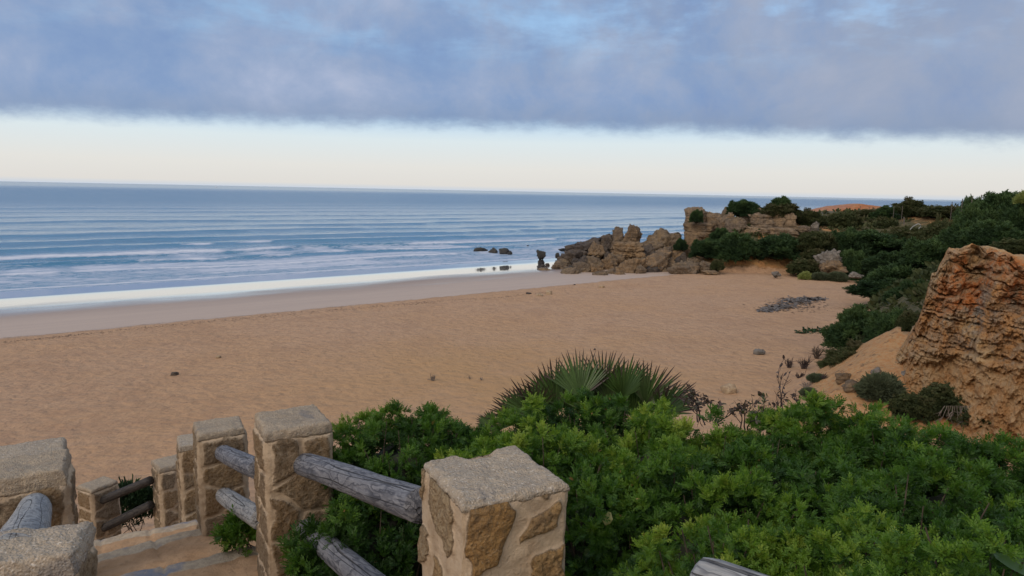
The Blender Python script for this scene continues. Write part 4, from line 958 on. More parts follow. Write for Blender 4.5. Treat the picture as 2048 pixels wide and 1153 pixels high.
M_PALM = mat_leaf('leaf_palm', [(.045, .030, .028), (.085, .058, .045), (.050, .085, .025), (.085, .150, .040), (.13, .19, .055)], 0.2, 0.45, 0.4)
def mat_twig(name, a, b_):
    m, t, b, out = new_mat(name); p = pos_co(t)
    t.put(b.inputs['Base Color'], t.mix(t.step(t.noise(p, 14, 4, 0.6), 0.4, 0.62), a, b_)); b.inputs['Roughness'].default_value = 0.9
    return m
M_TWIG = mat_twig('twig', (.060, .042, .030), (.10, .072, .05)); M_TWIG_D = mat_twig('twig_dark', (.030, .020, .020), (.055, .036, .034)); M_TWIG_G = mat_twig('twig_grey', (.16, .13, .105), (.23, .19, .16))
M_CORE = mat_twig('shade_core', (.016, .020, .010), (.030, .028, .016))  # near-black solid core, put in as the shade inside the bushes

def leaflet(L, Wd, fold=0.15, curl=0.1):
    """an oblong leaflet along +x: two folded quads and a tip"""
    x = np.array([0, .45, .82, 1.0]) * L; wv = np.array([.12, .5, .36, .03]) * Wd
    mid = np.stack([x, x * 0, -curl * L * (x / L) ** 2], 1)
    l = mid + np.stack([x * 0, wv, wv * fold * 2], 1); r = mid + np.stack([x * 0, -wv, wv * fold * 2], 1)
    V = np.concatenate([l, mid, r]); Fq = []
    for k in range(3): Fq += [[k + 1, k, k + 4, k + 5], [k + 5, k + 4, k + 8, k + 9]]
    return V, np.array(Fq)
def leaflet2(L, Wd):
    V = np.array([[0, 0, 0], [.38 * L, .5 * Wd, .10 * Wd], [.82 * L, .42 * Wd, .02 * Wd], [L, 0, -.10 * L], [.82 * L, -.42 * Wd, .02 * Wd], [.38 * L, -.5 * Wd, .10 * Wd]]); return V, np.array([[0, 3, 2, 1], [0, 5, 4, 3]])
def rot_to(dirs, roll):
    """rotation matrices that take +z to dirs, turned by roll about it"""
    d = dirs / (np.linalg.norm(dirs, axis=1)[:, None] + 1e-9)
    ref = np.where(np.abs(d[:, 2:3]) < 0.95, np.array([[0, 0, 1.0]]), np.array([[1.0, 0, 0]]))
    a = np.cross(ref, d); a /= np.linalg.norm(a, axis=1)[:, None] + 1e-9; b = np.cross(d, a)
    c, s_ = np.cos(roll)[:, None], np.sin(roll)[:, None]
    return np.stack([a * c + b * s_, -a * s_ + b * c, d], 2)
def scatter(tmpl, pts, dirs, scale, tone, rng, jit=0.10):
    V, Fq, tv = tmpl; n = len(pts)
    R = rot_to(dirs, rng.uniform(0, 6.283, n))
    W_ = np.einsum('nij,mj->nmi', R, V) * scale[:, None, None] + pts[:, None, :]
    Fa = (Fq[None] + (np.arange(n) * len(V))[:, None, None]).reshape(-1, Fq.shape[1])
    tt = (tone[:, None] + tv[None, :]).reshape(-1)
    return W_.reshape(-1, 3), Fa, tt
def sprig_mastic(seed, nl=7, fine=True):
    """a shoot tip of mastic: pinnate leaves of 4 to 5 leaflet pairs around a short stem, along +z"""
    rng = np.random.default_rng(seed); Vs, Fs, Ts = [], [], []; off = 0
    for k in range(nl):
        az = k * 2.4 + rng.uniform(-.3, .3); el = rng.uniform(0.25, 1.25) if k else 1.4
        L = rng.uniform(.055, .08); z0 = -0.05 + 0.07 * k / nl
        d = np.array([math.cos(az) * math.cos(el), math.sin(az) * math.cos(el), math.sin(el)])
        side = np.array([-math.sin(az), math.cos(az), 0]); upv = np.cross(d, side)
        pairs = 4
        for j in range(pairs * 2 + 1):
            f = 0.25 + 0.75 * (j // 2) / pairs; sg = 1 if j % 2 else -1
            ang = 0.0 if j == pairs * 2 else sg * rng.uniform(.65, 1.0)
            lv, lf = leaflet2(rng.uniform(.022, .030), rng.uniform(.0095, .0125))
            ld = d * math.cos(ang) + side * math.sin(ang); ls = np.cross(upv, ld); 
            tw = rng.uniform(-.5, .5); lu = upv * math.cos(tw) + ls * math.sin(tw); ls = np.cross(lu, ld)
            base = np.array([0, 0, z0]) + d * L * f
            Vs.append(base + lv[:, :1] * ld + lv[:, 1:2] * ls + lv[:, 2:] * lu); Fs.append(lf + off); off += len(lv)
            Ts.append(np.full(len(lv), rng.uniform(-.08, .08) + (0.10 if k == 0 else 0) - 0.10 * (1 - el / 1.25)))
    return np.concatenate(Vs), np.concatenate(Fs), np.concatenate(Ts)
def spray(seed, n, L, Wd, spread, up=0.3):
    """tuft of n narrow blades along +z"""
    rng = np.random.default_rng(seed); Vs, Fs, Ts = [], [], []; off = 0
    for k in range(n):
        az = rng.uniform(0, 6.283); th = spread * math.sqrt(rng.random())
        d = np.array([math.cos(az) * math.sin(th), math.sin(az) * math.sin(th), math.cos(th)])
        sd_ = np.cross(d, rng.normal(size=3)); sd_ /= np.linalg.norm(sd_) + 1e-9; nn = np.cross(sd_, d)
        lv, lf = leaflet2(L * rng.uniform(.6, 1.15), Wd * rng.uniform(.7, 1.2)); b0 = rng.normal(size=3) * L * 0.22
        Vs.append(b0 + lv[:, :1] * d + lv[:, 1:2] * sd_ + lv[:, 2:] * nn); Fs.append(lf + off); off += len(lv)
        Ts.append(np.full(len(lv), rng.uniform(-.12, .12)))
    return np.concatenate(Vs), np.concatenate(Fs), np.concatenate(Ts)
SPR = [sprig_mastic(k) for k in range(4)]
def dome_points(n, rad, rng, seed, lump=0.25, inner=0.35, lo=-0.25, lf=2.2):
    """points in the outer shell of a lumpy dome; returns points, outward directions, depth 0 (skin) .. 1"""
    d = rng.normal(size=(int(n * 2.2), 3)); d /= np.linalg.norm(d, axis=1)[:, None]; d = d[d[:, 2] > lo][:n]
    so = np.array([seed * 2.7, seed * 1.3, seed * 0.7])
    l1 = fbm(d * lf + so, 3, seed)
    r = 1 + lump * l1 + lump * 0.45 * np.abs(fbm(d * lf * 3 + so, 2, seed + 5))
    dep = rng.random(len(d)) ** 2.2
    p = d * (r * (1 - inner * dep))[:, None] * np.array(rad)
    nrm = d / np.array(rad); nrm /= np.linalg.norm(nrm, axis=1)[:, None]
    return p, nrm, dep, l1
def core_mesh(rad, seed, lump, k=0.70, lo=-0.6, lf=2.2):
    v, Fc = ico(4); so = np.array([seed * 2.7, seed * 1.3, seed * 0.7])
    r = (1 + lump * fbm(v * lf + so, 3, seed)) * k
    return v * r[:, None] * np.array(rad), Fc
def branches(rad, base_z, n, rng, r0, tip=0.9):
    mb = MB()
    for k in range(n):
        az = rng.uniform(0, 6.283); el = rng.uniform(.1, 1.4)
        e = np.array([math.cos(az) * math.cos(el) * rad[0], math.sin(az) * math.cos(el) * rad[1], math.sin(el) * rad[2]]) * tip * rng.uniform(.8, 1.05)
        s0 = np.array([rng.normal() * .08, rng.normal() * .08, base_z]); mid = s0 * 0.45 + e * 0.55 + rng.normal(size=3) * 0.10 * rad[0]
        tt = np.linspace(0, 1, 9)[:, None]; path = s0 * (1 - tt) ** 2 + 2 * mid * tt * (1 - tt) + e * tt ** 2
        path[1:-1] += rng.normal(size=(7, 3)) * 0.012 * rad[0]
        V, Fq = tube(path, np.linspace(r0, r0 * .18, 9), 5); mb.add(V, Fq)
    return mb

# --- the bright green mastic bushes in front
def mastic(label, u, v, D, rad, seed, n=None, tone=0.5, broad=0, up=0.55):
    """u, v, D: where the top of the bush is; rad: half widths and height"""
    rng = np.random.default_rng(seed); topp = pix(u, v, D); c = topp - np.array([0, 0, rad[2] * 1.10 + 0.05])
    e = empty('mastic_bush', (c[0], c[1], max(ground_z(c[0], c[1]), c[2] - 1.0)), label, 'bush', 'green mastic bushes beside the stairs')
    oz = c[2] - e.location[2]
    area = rad[0] * rad[1] * 6.28 * 0.5 + rad[2] * (rad[0] + rad[1]) * 3.14 * 0.5
    lsc = float(np.clip(D / 3.7, .60, 1.0)); n = n or int(area * 1550 / lsc ** 1.6)
    per = 9
    cp, cn, cdep, cl = dome_points(max(20, n // per), rad, rng, seed, 0.34, 0.36, -0.55, 3.6)
    cfresh = fbm((cp + c) * 2.2, 3, 77); nc = len(cp)
    ctone = tone + 0.30 * cfresh + 0.24 * cl - 0.22 * cdep + rng.normal(size=nc) * 0.12  # fresh growth varies; inner tufts darker, shade put into the leaf tone
    crad = rng.uniform(.045, .088, nc) * (0.35 + 0.65 * lsc)
    ax = cn * .8 + np.array([0, 0, up]); ax /= np.linalg.norm(ax, axis=1)[:, None]
    idx = np.repeat(np.arange(nc), per); n = len(idx)
    o_ = rng.normal(size=(n, 3)); o_ /= np.linalg.norm(o_, axis=1)[:, None]
    o_ = o_ + ax[idx] * 0.75; o_ /= np.linalg.norm(o_, axis=1)[:, None]
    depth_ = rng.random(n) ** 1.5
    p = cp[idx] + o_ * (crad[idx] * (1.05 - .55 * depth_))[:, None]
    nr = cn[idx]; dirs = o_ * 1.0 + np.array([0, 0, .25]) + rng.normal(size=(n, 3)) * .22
    tn = ctone[idx] + 0.26 * (np.einsum('ij,ij->i', o_, ax[idx]) - .6) - .14 * depth_ + rng.normal(size=n) * .04  # tuft tops lighter, inner shoots darker: light and shade put into the tone
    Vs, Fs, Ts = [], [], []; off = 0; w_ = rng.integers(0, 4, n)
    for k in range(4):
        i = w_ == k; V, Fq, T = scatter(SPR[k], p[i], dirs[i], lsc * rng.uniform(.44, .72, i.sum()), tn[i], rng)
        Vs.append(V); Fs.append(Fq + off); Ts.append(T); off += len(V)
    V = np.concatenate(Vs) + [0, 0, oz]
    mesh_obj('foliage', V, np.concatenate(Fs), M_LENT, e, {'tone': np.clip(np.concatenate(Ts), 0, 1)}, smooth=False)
    cv, cf = core_mesh(rad, seed, 0.34, 0.72, lf=3.6); mesh_obj('shade_core', cv + [0, 0, oz], cf, M_CORE, e)
    nd = 60; i = rng.choice(n, nd); dp = p[i] * rng.uniform(.96, 1.04, (nd, 1))
    Vd, Fd, Td = scatter((*leaflet(0.030, 0.014), np.zeros(12)), dp + [0, 0, oz], rng.normal(size=(nd, 3)) + [0, 0, .5], rng.uniform(.6, 1.3, nd) * lsc, rng.uniform(.6, 1.0, nd), rng)
    mesh_obj('dry_leaves', Vd, Fd, M_DRY, e, {'tone': np.clip(Td, 0, 1)}, smooth=False)
    b = branches(rad, -rad[2] * 0.9, 44, rng, 0.011, 1.12); b.V = [q + [0, 0, oz] for q in b.V]; b.build('branches', M_TWIG, e)
    if broad:
        bl = leaflet(0.075, 0.06, 0.1, 0.25); mb = MB()
        i = rng.choice(n, broad, replace=False)
        R = rot_to(nr[i] + rng.normal(size=(broad, 3)) * .5 + np.array([0, -.3, .1]), rng.uniform(0, 6.28, broad))
        for k in range(broad):
            mb.add((bl[0] @ np.array([[1, 0, 0], [0, 1, 0], [0, 0, 1.0]]).T) @ R[k].T * rng.uniform(.7, 1.3) + p[i[k]] * 1.03 + [0, 0, oz], bl[1], tone=float(np.clip(rng.normal(.4, .3), 0, 1)))
        mb.build('creeper_leaves', M_BROAD, e)
    return e
MAST = [('rounded green bush right of the tall stone post, standing out against the sand', 815, 816, 4.3, (.70, .60, .66), 53, .56, 0),
    ('dark green foot of the bush under the swirly log, next to the nearest post', 765, 972, 3.7, (.42, .40, .55), 2, .30, 10),
    ('low green bush in the dip below the left fan palm tips', 955, 868, 4.3, (.50, .55, .50), 3, .50, 0),
    ('peaked bright green bush right in front of the fan palm', 1195, 778, 4.5, (.66, .60, .72), 4, .60, 0),
    ('bright bush just behind the cap of the nearest post', 1085, 850, 3.55, (.58, .50, .60), 5, .54, 0),
    ('bush below the fan palm and left of the dead brown twigs', 1330, 838, 3.9, (.58, .55, .65), 6, .54, 0),
    ('green bush below the dead brown twigs', 1500, 868, 3.8, (.60, .55, .62), 7, .40, 8),
    ('bushy green hump in front of the orange slope, with the highest right top', 1650, 814, 4.4, (.52, .55, .66), 8, .46, 0),
    ('broad green bush in front of the big dry grey shrub', 1800, 842, 4.2, (.62, .55, .66), 9, .42, 0),
    ('green bush touching the right edge of the picture under the cliff', 2000, 886, 3.9, (.66, .60, .66), 10, .38, 6),
    ('bush beside the right face of the nearest post, above a dark hollow', 1225, 925, 3.1, (.38, .36, .42), 11, .46, 10),
    ('shaded bush in the middle right with broad creeper leaves', 1440, 930, 3.05, (.52, .48, .60), 12, .40, 22),
    ('shaded green bush in the centre of the right half of the thicket', 1690, 930, 3.2, (.60, .52, .62), 13, .36, 12),
    ('shaded green bush near the right edge in the middle rows', 1930, 960, 2.9, (.58, .50, .62), 14, .36, 10),
    ('yellow green bush by the pale log end, left one in the front row', 1480, 1046, 2.25, (.42, .36, .52), 15, .54, 8),
    ('yellow green bush in the front row right of the pale log end', 1740, 1050, 2.2, (.48, .38, .52), 16, .58, 6),
    ('brightest yellow green bush in the bottom right corner', 1990, 1060, 2.0, (.42, .36, .52), 17, .66, 8),
    ('low bush toned dark as shade at the bottom between the nearest post and the log end', 1245, 1135, 2.45, (.20, .22, .36), 18, .08, 14)]  # lowest tone: the hollow's shade is put into this bush's leaf colour
for (lab, u, v, D, rad, sd_, tn, br) in MAST: mastic(lab, u, v, D, rad, sd_, tone=tn, broad=br)
# --- far shrubs: a few prototypes, copied with their parts
TM_J = spray(11, 13, .21, .042, 1.0); TM_S = spray(12, 10, .15, .06, 1.3); TM_N = spray(13, 14, .22, .045, .9)
def proto(name, tm, mat, seed, n, lump, up, tw=None, sc=1.0):
    rng = np.random.default_rng(seed)
    p, nr, dep, l1 = dome_points(n, (1, 1, 1), rng, seed, lump, 0.45, -0.30, 2.6)
    n = len(p)
    tn = 0.45 + 0.55 * l1 + 0.22 * nr[:, 2] * (1 - dep) - 0.10 * dep + rng.normal(size=n) * 0.10 + 0.25 * fbm(p * 2.2, 2, seed + 3)  # tops lighter, depths darker: top light and inner shade put into leaf colour
    dirs = nr + np.array([0, 0, up]) + rng.normal(size=(n, 3)) * 0.35
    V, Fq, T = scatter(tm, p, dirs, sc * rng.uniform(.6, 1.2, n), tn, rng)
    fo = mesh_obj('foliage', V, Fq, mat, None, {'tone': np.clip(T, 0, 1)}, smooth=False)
    b = branches((1, 1, 1), -0.35, 16, rng, 0.05, .9).build('trunk', tw or M_TWIG)
    cv, cf = core_mesh((1, 1, 1), seed, lump, 0.58, lf=2.6); co = mesh_obj('shade_core', cv, cf, M_CORE)
    for o in (fo, b, co): COL.objects.unlink(o)
    return (name, (fo, b, co))
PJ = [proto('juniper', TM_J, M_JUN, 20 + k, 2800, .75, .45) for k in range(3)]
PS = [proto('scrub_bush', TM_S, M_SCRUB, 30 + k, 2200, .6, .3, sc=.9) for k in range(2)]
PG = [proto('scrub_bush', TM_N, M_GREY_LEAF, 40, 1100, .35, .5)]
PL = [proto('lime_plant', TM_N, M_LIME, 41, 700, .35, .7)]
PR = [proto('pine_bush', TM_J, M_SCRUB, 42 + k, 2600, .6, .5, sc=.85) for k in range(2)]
_k = [0]
GH, GV, GC, GT = 'shrubs on the headland', 'scrub in the valley behind the beach', 'junipers along the foot of the cliff', 'small plants on the orange slope'
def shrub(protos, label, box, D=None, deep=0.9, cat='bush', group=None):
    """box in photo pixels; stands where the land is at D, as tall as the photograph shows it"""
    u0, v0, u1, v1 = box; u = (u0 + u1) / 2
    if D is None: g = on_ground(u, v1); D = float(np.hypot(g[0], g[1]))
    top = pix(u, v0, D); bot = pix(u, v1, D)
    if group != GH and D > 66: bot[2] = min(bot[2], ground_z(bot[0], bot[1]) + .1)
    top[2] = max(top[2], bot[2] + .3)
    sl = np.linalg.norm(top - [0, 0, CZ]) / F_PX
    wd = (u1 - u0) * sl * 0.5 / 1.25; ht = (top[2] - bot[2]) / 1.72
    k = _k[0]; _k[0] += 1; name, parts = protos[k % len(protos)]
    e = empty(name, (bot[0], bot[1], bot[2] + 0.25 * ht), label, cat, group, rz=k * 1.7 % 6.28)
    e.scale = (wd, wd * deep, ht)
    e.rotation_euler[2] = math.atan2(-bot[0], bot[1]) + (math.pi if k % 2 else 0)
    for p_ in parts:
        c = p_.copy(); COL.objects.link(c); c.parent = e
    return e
def r8(x0, y0, x1, y1): return (1300 + x0 / 4.096, 370 + y0 / 4.096, 1300 + x1 / 4.096, 370 + y1 / 4.096)
def r5(x0, y0, x1, y1): return (1500 + x0 / 3.737, 360 + y0 / 3.737, 1500 + x1 / 3.737, 360 + y1 / 3.737)
def r6(x0, y0, x1, y1): return (1500 + x0 / 2.883, 480 + y0 / 2.883, 1500 + x1 / 2.883, 480 + y1 / 2.883)
for pr, lab, bx, D, gp in [
    (PJ, 'dark rounded bush on top of the headland rocks', r8(640, 108, 885, 245), 90.5, GH),
    (PR, 'low spreading tree with a peaked crown above the flat rock wall', r8(880, 135, 1215, 255), 91, GH),
    (PJ, 'peaked dark crown rising out of the spreading tree', r8(990, 96, 1150, 200), 91.5, GH),
    (PJ, 'small dark bush clinging to the square rock head', r8(332, 190, 430, 295), 87.5, GH),
    (PJ, 'dark bush under the broken ledge beside the rock tower', r8(490, 350, 650, 470), 85.5, GH),
    (PJ, 'dark bush between the boulders and the rock tower', r8(205, 440, 300, 525), 85.5, GH),
    (PJ, 'wide dark bush hanging over the bank, seaward one', r8(340, 425, 610, 575), 83.5, GH),
    (PJ, 'wide dark bush in the middle of the bank', r8(540, 390, 905, 585), 83.5, GH),
    (PJ, 'wide dark bush on the bank below the stepped ledge', r8(870, 405, 1230, 580), 83, GH),
    (PR, 'olive bush right of the wide dark ones on the bank', r8(1160, 365, 1500, 540), 83.5, GH),
    (PS, 'brown scrub at the foot of the bank left of the pitted rock', r8(1130, 585, 1390, 725), 79.5, GH),
    (PS, 'small dark scrub at the foot of the yellow bank', r8(490, 600, 610, 690), 79, GH),
    (PS, 'scrub over the pale pitted rock', r8(1230, 500, 1420, 620), 81.5, GH),
    (PL, 'lime green plant at the back of the beach', r8(1222, 702, 1328, 752), 76.6, None),
    (PG, 'low grey green mat beside the lime plant', r8(1325, 706, 1470, 748), 76.6, None),
    (PG, 'second low mat, right under the pitted rock', r8(1460, 700, 1610, 742), 76.4, None),
    (PR, 'olive bush right of the flat wall, below the orange mound', r8(1180, 195, 1420, 330), 94, GV),
    (PR, 'dull green bush right below the orange mound', r8(1400, 215, 1720, 380), 97, GV),
    (PJ, 'dark bush right of the tan pointed rock', r8(1480, 330, 1790, 560), 86, GV),
    (PJ, 'dark bush right above the end of the beach', r8(1530, 530, 1800, 715), 80, GV),
    (PR, 'green bush up the middle of the valley', r8(1770, 270, 2060, 430), 98, GV),
    (PJ, 'dark bush in the valley left of the bare gully', r5(640, 360, 1110, 530), 88, GV),
    (PJ, 'juniper at the far right corner of the beach', r5(880, 530, 1180, 700), 78, GV),
    (PR, 'light green bush above the bare gully', r5(1000, 330, 1330, 500), 90, GV),
    (PJ, 'large dark juniper right of the bare gully', r5(1190, 400, 1620, 660), 60, GV),
    (PR, 'green bush between the gully and the big tree', r5(1270, 280, 1620, 470), 75, GV),
    (PJ, 'juniper sprawling onto the sand with a long pointed left branch', r5(805, 735, 1180, 862), 58, GC),
    (PJ, 'juniper behind the one with the long left branch', r5(930, 590, 1370, 850), 60, GC),
    (PJ, 'dense juniper beside the upper left edge of the cliff', r5(1040, 740, 1370, 1000), 46, GC),
    (PJ, 'jagged juniper low on the sand left of the cliff', r6(500, 385, 800, 600), 38.5, GC),
    (PJ, 'juniper against the cliff beside the jagged one', r6(690, 380, 985, 640), 36, GC),
    (PS, 'brown withered bush against the left edge of the cliff', r6(850, 395, 985, 520), 34.5, GC),
    (PR, 'lowest greener bush where the junipers meet the orange slope', r6(448, 595, 790, 760), 32.5, GC),
    (PS, 'olive bush at the edge of the orange slope', r6(770, 545, 880, 690), 33, GC),
    (PJ, 'tall dark tree crown at the top right, leftmost peak', r5(1660, 85, 2010, 345), 44, None),
    (PJ, 'dark tree mass leaning left over the cliff top', r5(1535, 195, 1830, 500), 41, None),
    (PJ, 'dark tree at the right edge behind the cliff', r5(1870, 130, 2180, 480), 41, None),
    (PJ, 'dark tree filling the gap above the cliff', r5(1640, 300, 2000, 520), 38.5, None),
    (PS, 'low olive bush on the brow of the cliff', r5(1830, 420, 2090, 560), 33.5, None),
    (PL, 'light green twiggy bush at the right edge against the sky', r5(2000, 65, 2120, 170), 40, None),
    (PR, 'rounded far tree on the skyline right of the orange mound', r5(1080, 132, 1312, 262), 103, None),
    (PJ, 'low dark scrub left of the rounded far tree', r5(950, 195, 1120, 258), 102, None),
    (PS, 'low dark scrub on the skyline at the end of the mound', r5(800, 212, 950, 256), 104, None),
    (PJ, 'flat dark bush on the brown ridge near the big tree', r5(1580, 122, 1760, 192), 92, None),
    (PS, 'small dark scrub along the far ridge', r5(1290, 178, 1560, 215), 100, None),
    (PS, 'little bush on the pale path of the far ridge', r5(1385, 215, 1425, 290), 88, None),
    (PG, 'grey green shrub in the middle of the orange slope', r6(635, 745, 860, 905), None, GT),
    (PS, 'dark brown dry mound in front of the cliff', r6(985, 810, 1280, 990), None, GT),
    (PS, 'brown dry patch left of the dark mound', r6(820, 860, 1045, 1010), None, GT),
    (PS, 'tiny dark shrub high on the slope under the cliff', r6(1290, 760, 1430, 845), None, GT),
    (PS, 'low brown scrub at the right edge below the cliff', r6(1240, 900, 1620, 1060), None, GT),
    (PG, 'small dark tuft at the right border of the slope', r6(1545, 740, 1640, 840), None, GT),
    (PG, 'small grey green plant above the bright bush', r6(290, 845, 385, 895), None, GT),
    (PG, 'small green plant on the sand below the dry bushes', (1615, 745, 1650, 762), None, GT)]:
    shrub(pr, lab, bx, D, group=gp)

# --- low scrub covering the hills: nobody could count it
def ground_cover():
    rng = np.random.default_rng(5); n = 26000
    x = rng.uniform(14, 135, n); y = rng.uniform(24, 138, n); p = np.stack([x, y], 1)
    d = seg_dist(p, HILL, True); ins = inside(p, HILL) & (d > 0.2)
    p3 = np.stack([x, y, x * 0], 1)
    mound = np.exp(-(((x - 48) / 8.0) ** 2 + ((y - 103) / 5.0) ** 2)); ridge = np.exp(-(((x - 64) / 16) ** 2 + ((y - 86) / 12) ** 2))
    foot = (d < 3.4) & (y > 69) & (x < 41)
    bare = (mound > .22) | ((ridge > .35) & (rng.random(n) < .86)) | (foot & (rng.random(n) < .93)) | (fbm(p3 * 0.16, 3, 44) > .30) & (y > 66)
    k = ins & ~bare & (np.abs(np.degrees(np.arctan2(x, y))) < 46); x, y = x[k], y[k]; n = len(x)
    z = height(x, y); pts = np.stack([x, y, z + 0.1], 1); r = np.hypot(x, y)
    tn = 0.45 + 0.5 * fbm(pts * 0.14, 3, 9) + rng.normal(size=n) * 0.13
    V, Fq, T = scatter(TM_S, pts, np.stack([rng.normal(size=n) * .4, rng.normal(size=n) * .4, np.ones(n)], 1), rng.uniform(1.6, 4.2, n) * (0.7 + 0.5 * (fbm(pts * 0.2, 2, 4) > 0)), tn, rng)
    o = mesh_obj('ground_cover', V, Fq, M_SCRUB, None, {'tone': np.clip(T, 0, 1)}, smooth=False)
    tag(o, 'dense low dark green scrub covering the hillside', 'scrub', kind='stuff')
ground_cover()

def slope_cover():
    rng = np.random.default_rng(15); n = 5200
    r = rng.uniform(2.6, 19, n); a = np.radians(rng.uniform(2, 62, n)); x, y = np.sin(a) * r, np.cos(a) * r
    z = height(x, y); k = (z > 2.9) & (seg_dist(np.stack([x, y], 1), CLIFF_LINE) > 8.0); pts = np.stack([x, y, z + .03], 1)[k]; n = len(pts)
    tn = 0.45 + 0.5 * fbm(pts * 0.5, 3, 9) + rng.normal(size=n) * 0.13
    V, Fq, T = scatter(TM_S, pts, rng.normal(size=(n, 3)) * .4 + [0, 0, 1], rng.uniform(.7, 1.8, n), tn, rng)
    tag(mesh_obj('ground_cover', V, Fq, M_SCRUB, None, {'tone': np.clip(T, 0, 1)}, smooth=False), 'low scrub on the slope under and behind the front bushes', 'scrub', kind='stuff')
slope_cover()

# --- fan palm behind the peaked bush
def fan_palm():
    D = 6.0; c = pix(1190, 848, D); lift = np.array([0, 0, .075])
    e = empty('fan_palm', (c[0], c[1], c[2]), 'dwarf fan palm with brown tipped blades behind the green bush', 'palm')
    rng = np.random.default_rng(8)
    fans = [(1070, 850, .46, -24, 0), (1110, 822, .46, -14, .05), (1160, 812, .47, -5, -.05), (1205, 805, .46, 2, .10), (1245, 812, .45, 9, -.05), (1290, 826, .46, 20, .05), (1318, 846, .44, 34, -.1),
            (1040, 858, .38, -48, .1), (1140, 838, .48, -12, .25), (1220, 835, .48, 6, .3), (1270, 840, .46, 15, .25), (990, 872, .20, -62, 0), (1100, 846, .45, -20, .3)]
    fans += [(rng.uniform(1060, 1320), 0, rng.uniform(.38, .47), 0, rng.uniform(.05, .45)) for _ in range(12)]
    fans = [f if f[1] else (f[0], 815 + .0016 * (f[0] - 1190) ** 2 + rng.uniform(0, 30), f[2], (f[0] - 1190) * .19 + rng.uniform(-9, 9), f[4]) for f in fans]
    for fu, fv, L, lean, dy in fans:
        b0 = pix(fu, fv, D + dy) - c + lift; mb = MB(); nb = 25
        tl = math.radians(lean); turn = rng.uniform(-1.1, 1.1); back = rng.uniform(-.25, .2)
        for k in range(nb):
            a = tl + math.radians(-78 + 156 * k / (nb - 1)) * 0.72 + rng.normal() * .02
            d = np.array([math.sin(a), 0.0, math.cos(a)])
            d = d + np.array([0, 1, 0]) * (math.sin(a - tl) * turn * .6 + back); d /= np.linalg.norm(d)
            nrm = np.array([-turn * .5, -1.0, .2]); s_ = np.cross(d, nrm); s_ /= np.linalg.norm(s_); nn = np.cross(s_, d)
            Lk = L * rng.uniform(.86, 1.05) * (1 - 0.10 * abs(k / (nb - 1) * 2 - 1)); w0 = 0.0115
            fr = np.array([0, .35, .7, .86, 1.0]); wv = np.array([.35, 1.0, .75, .45, .06]) * w0; tip = np.array([.68, .68, .62, .28, .02]) + rng.normal() * .08
            if rng.random() < .10: tip = np.array([.3, .2, .1, .05, 0])
            mid = d * (fr * Lk)[:, None] + np.array([0, 0, -1]) * (0.05 * Lk * fr ** 3)[:, None] + b0
            V = np.concatenate([mid + s_ * wv[:, None] + nn * (wv * .5)[:, None], mid, mid - s_ * wv[:, None] + nn * (wv * .5)[:, None]])
            Fq = []
            for j in range(4): Fq += [[j, j + 1, j + 6, j + 5], [j + 5, j + 6, j + 11, j + 10]]
            mb.add(V, Fq, tone=np.clip(np.concatenate([tip] * 3), 0, 1))
        st, sf = tube(np.array([b0 * [.3, 1, 0] + [0, 0, -.75], b0 * [.7, 1, .5] + [0, 0, -.3], b0]), [.012, .010, .009], 6); mb.add(st, sf, tone=.7)
        mb.build('frond', M_PALM, e, smooth=False)
    st, sf = tube(np.array([[0, 0, -1.3], [0.02, 0, -.95], [0, 0, -.7]]), [.14, .15, .10], 10); mesh_obj('trunk', st, sf, M_TWIG, e)
fan_palm()

# --- twigs and dry plants
def twig_tree(mb, p, d, L, r, lev, rng, spread=.5, nb=3):
    p = np.array(p, float); d = np.array(d, float); d /= np.linalg.norm(d); n = 5
    path = [p]; dd = d.copy()
    for k in range(n):
        dd = dd + rng.normal(size=3) * .14; dd /= np.linalg.norm(dd); path.append(path[-1] + dd * L / n)
    V, Fq = tube(np.array(path), np.linspace(r, r * .55, n + 1), 5); mb.add(V, Fq)
    if lev > 0:
        for k in range(nb):
            q = path[rng.integers(2, n + 1)]; nd = dd + rng.normal(size=3) * spread + np.array([0, 0, .15])
            twig_tree(mb, q, nd, L * rng.uniform(.45, .75), r * .55, lev - 1, rng, spread, nb)
    return path
def dead_shrub(label, spots, D, seed, mat, r, lev=2, spread=.5, leaves=0, name='dead_shrub', cat='dry plant', group=None, nb=3):
    """spots: (u at base, v at base, u at tip, v at tip)"""
    rng = np.random.default_rng(seed); c = pix(spots[0][0], spots[0][1], D); e = empty(name, tuple(c), label, cat, group); mb = MB()
    tips = []
    for (u0, v0, u1, v1) in spots:
        a = pix(u0, v0, D + rng.uniform(-.1, .1)); b = pix(u1, v1, D + rng.uniform(-.2, .2)); L = np.linalg.norm(b - a)
        twig_tree(mb, a - c, b - a, L * .62, r, lev, rng, spread, nb)
    mb.build('stems', mat, e)
    if leaves:
        P_ = np.concatenate(mb.V); P_ = P_[P_[:, 2] > np.quantile(P_[:, 2], .35)]; q = P_[rng.choice(len(P_), leaves)]
        V, Fq, T = scatter((*leaflet2(.034, .016), np.zeros(6)), q, rng.normal(size=(leaves, 3)) + [0, 0, .4], rng.uniform(.7, 1.2, leaves), rng.uniform(0, .3, leaves), rng)
        mesh_obj('withered_leaves', V, Fq, M_PALM, e, {'tone': np.clip(T, 0, .35)}, smooth=False)
    return e
GD = 'dead brown plants behind the front bushes'
dead_shrub('dark purple brown withered shrub with leaves, right of the fan palm', [(1395, 845, 1380, 775), (1400, 840, 1412, 770), (1420, 845, 1440, 780), (1410, 850, 1398, 790), (1430, 850, 1462, 800)], 4.7, 1, M_TWIG_D, .0055, 2, .55, 240, group=GD)
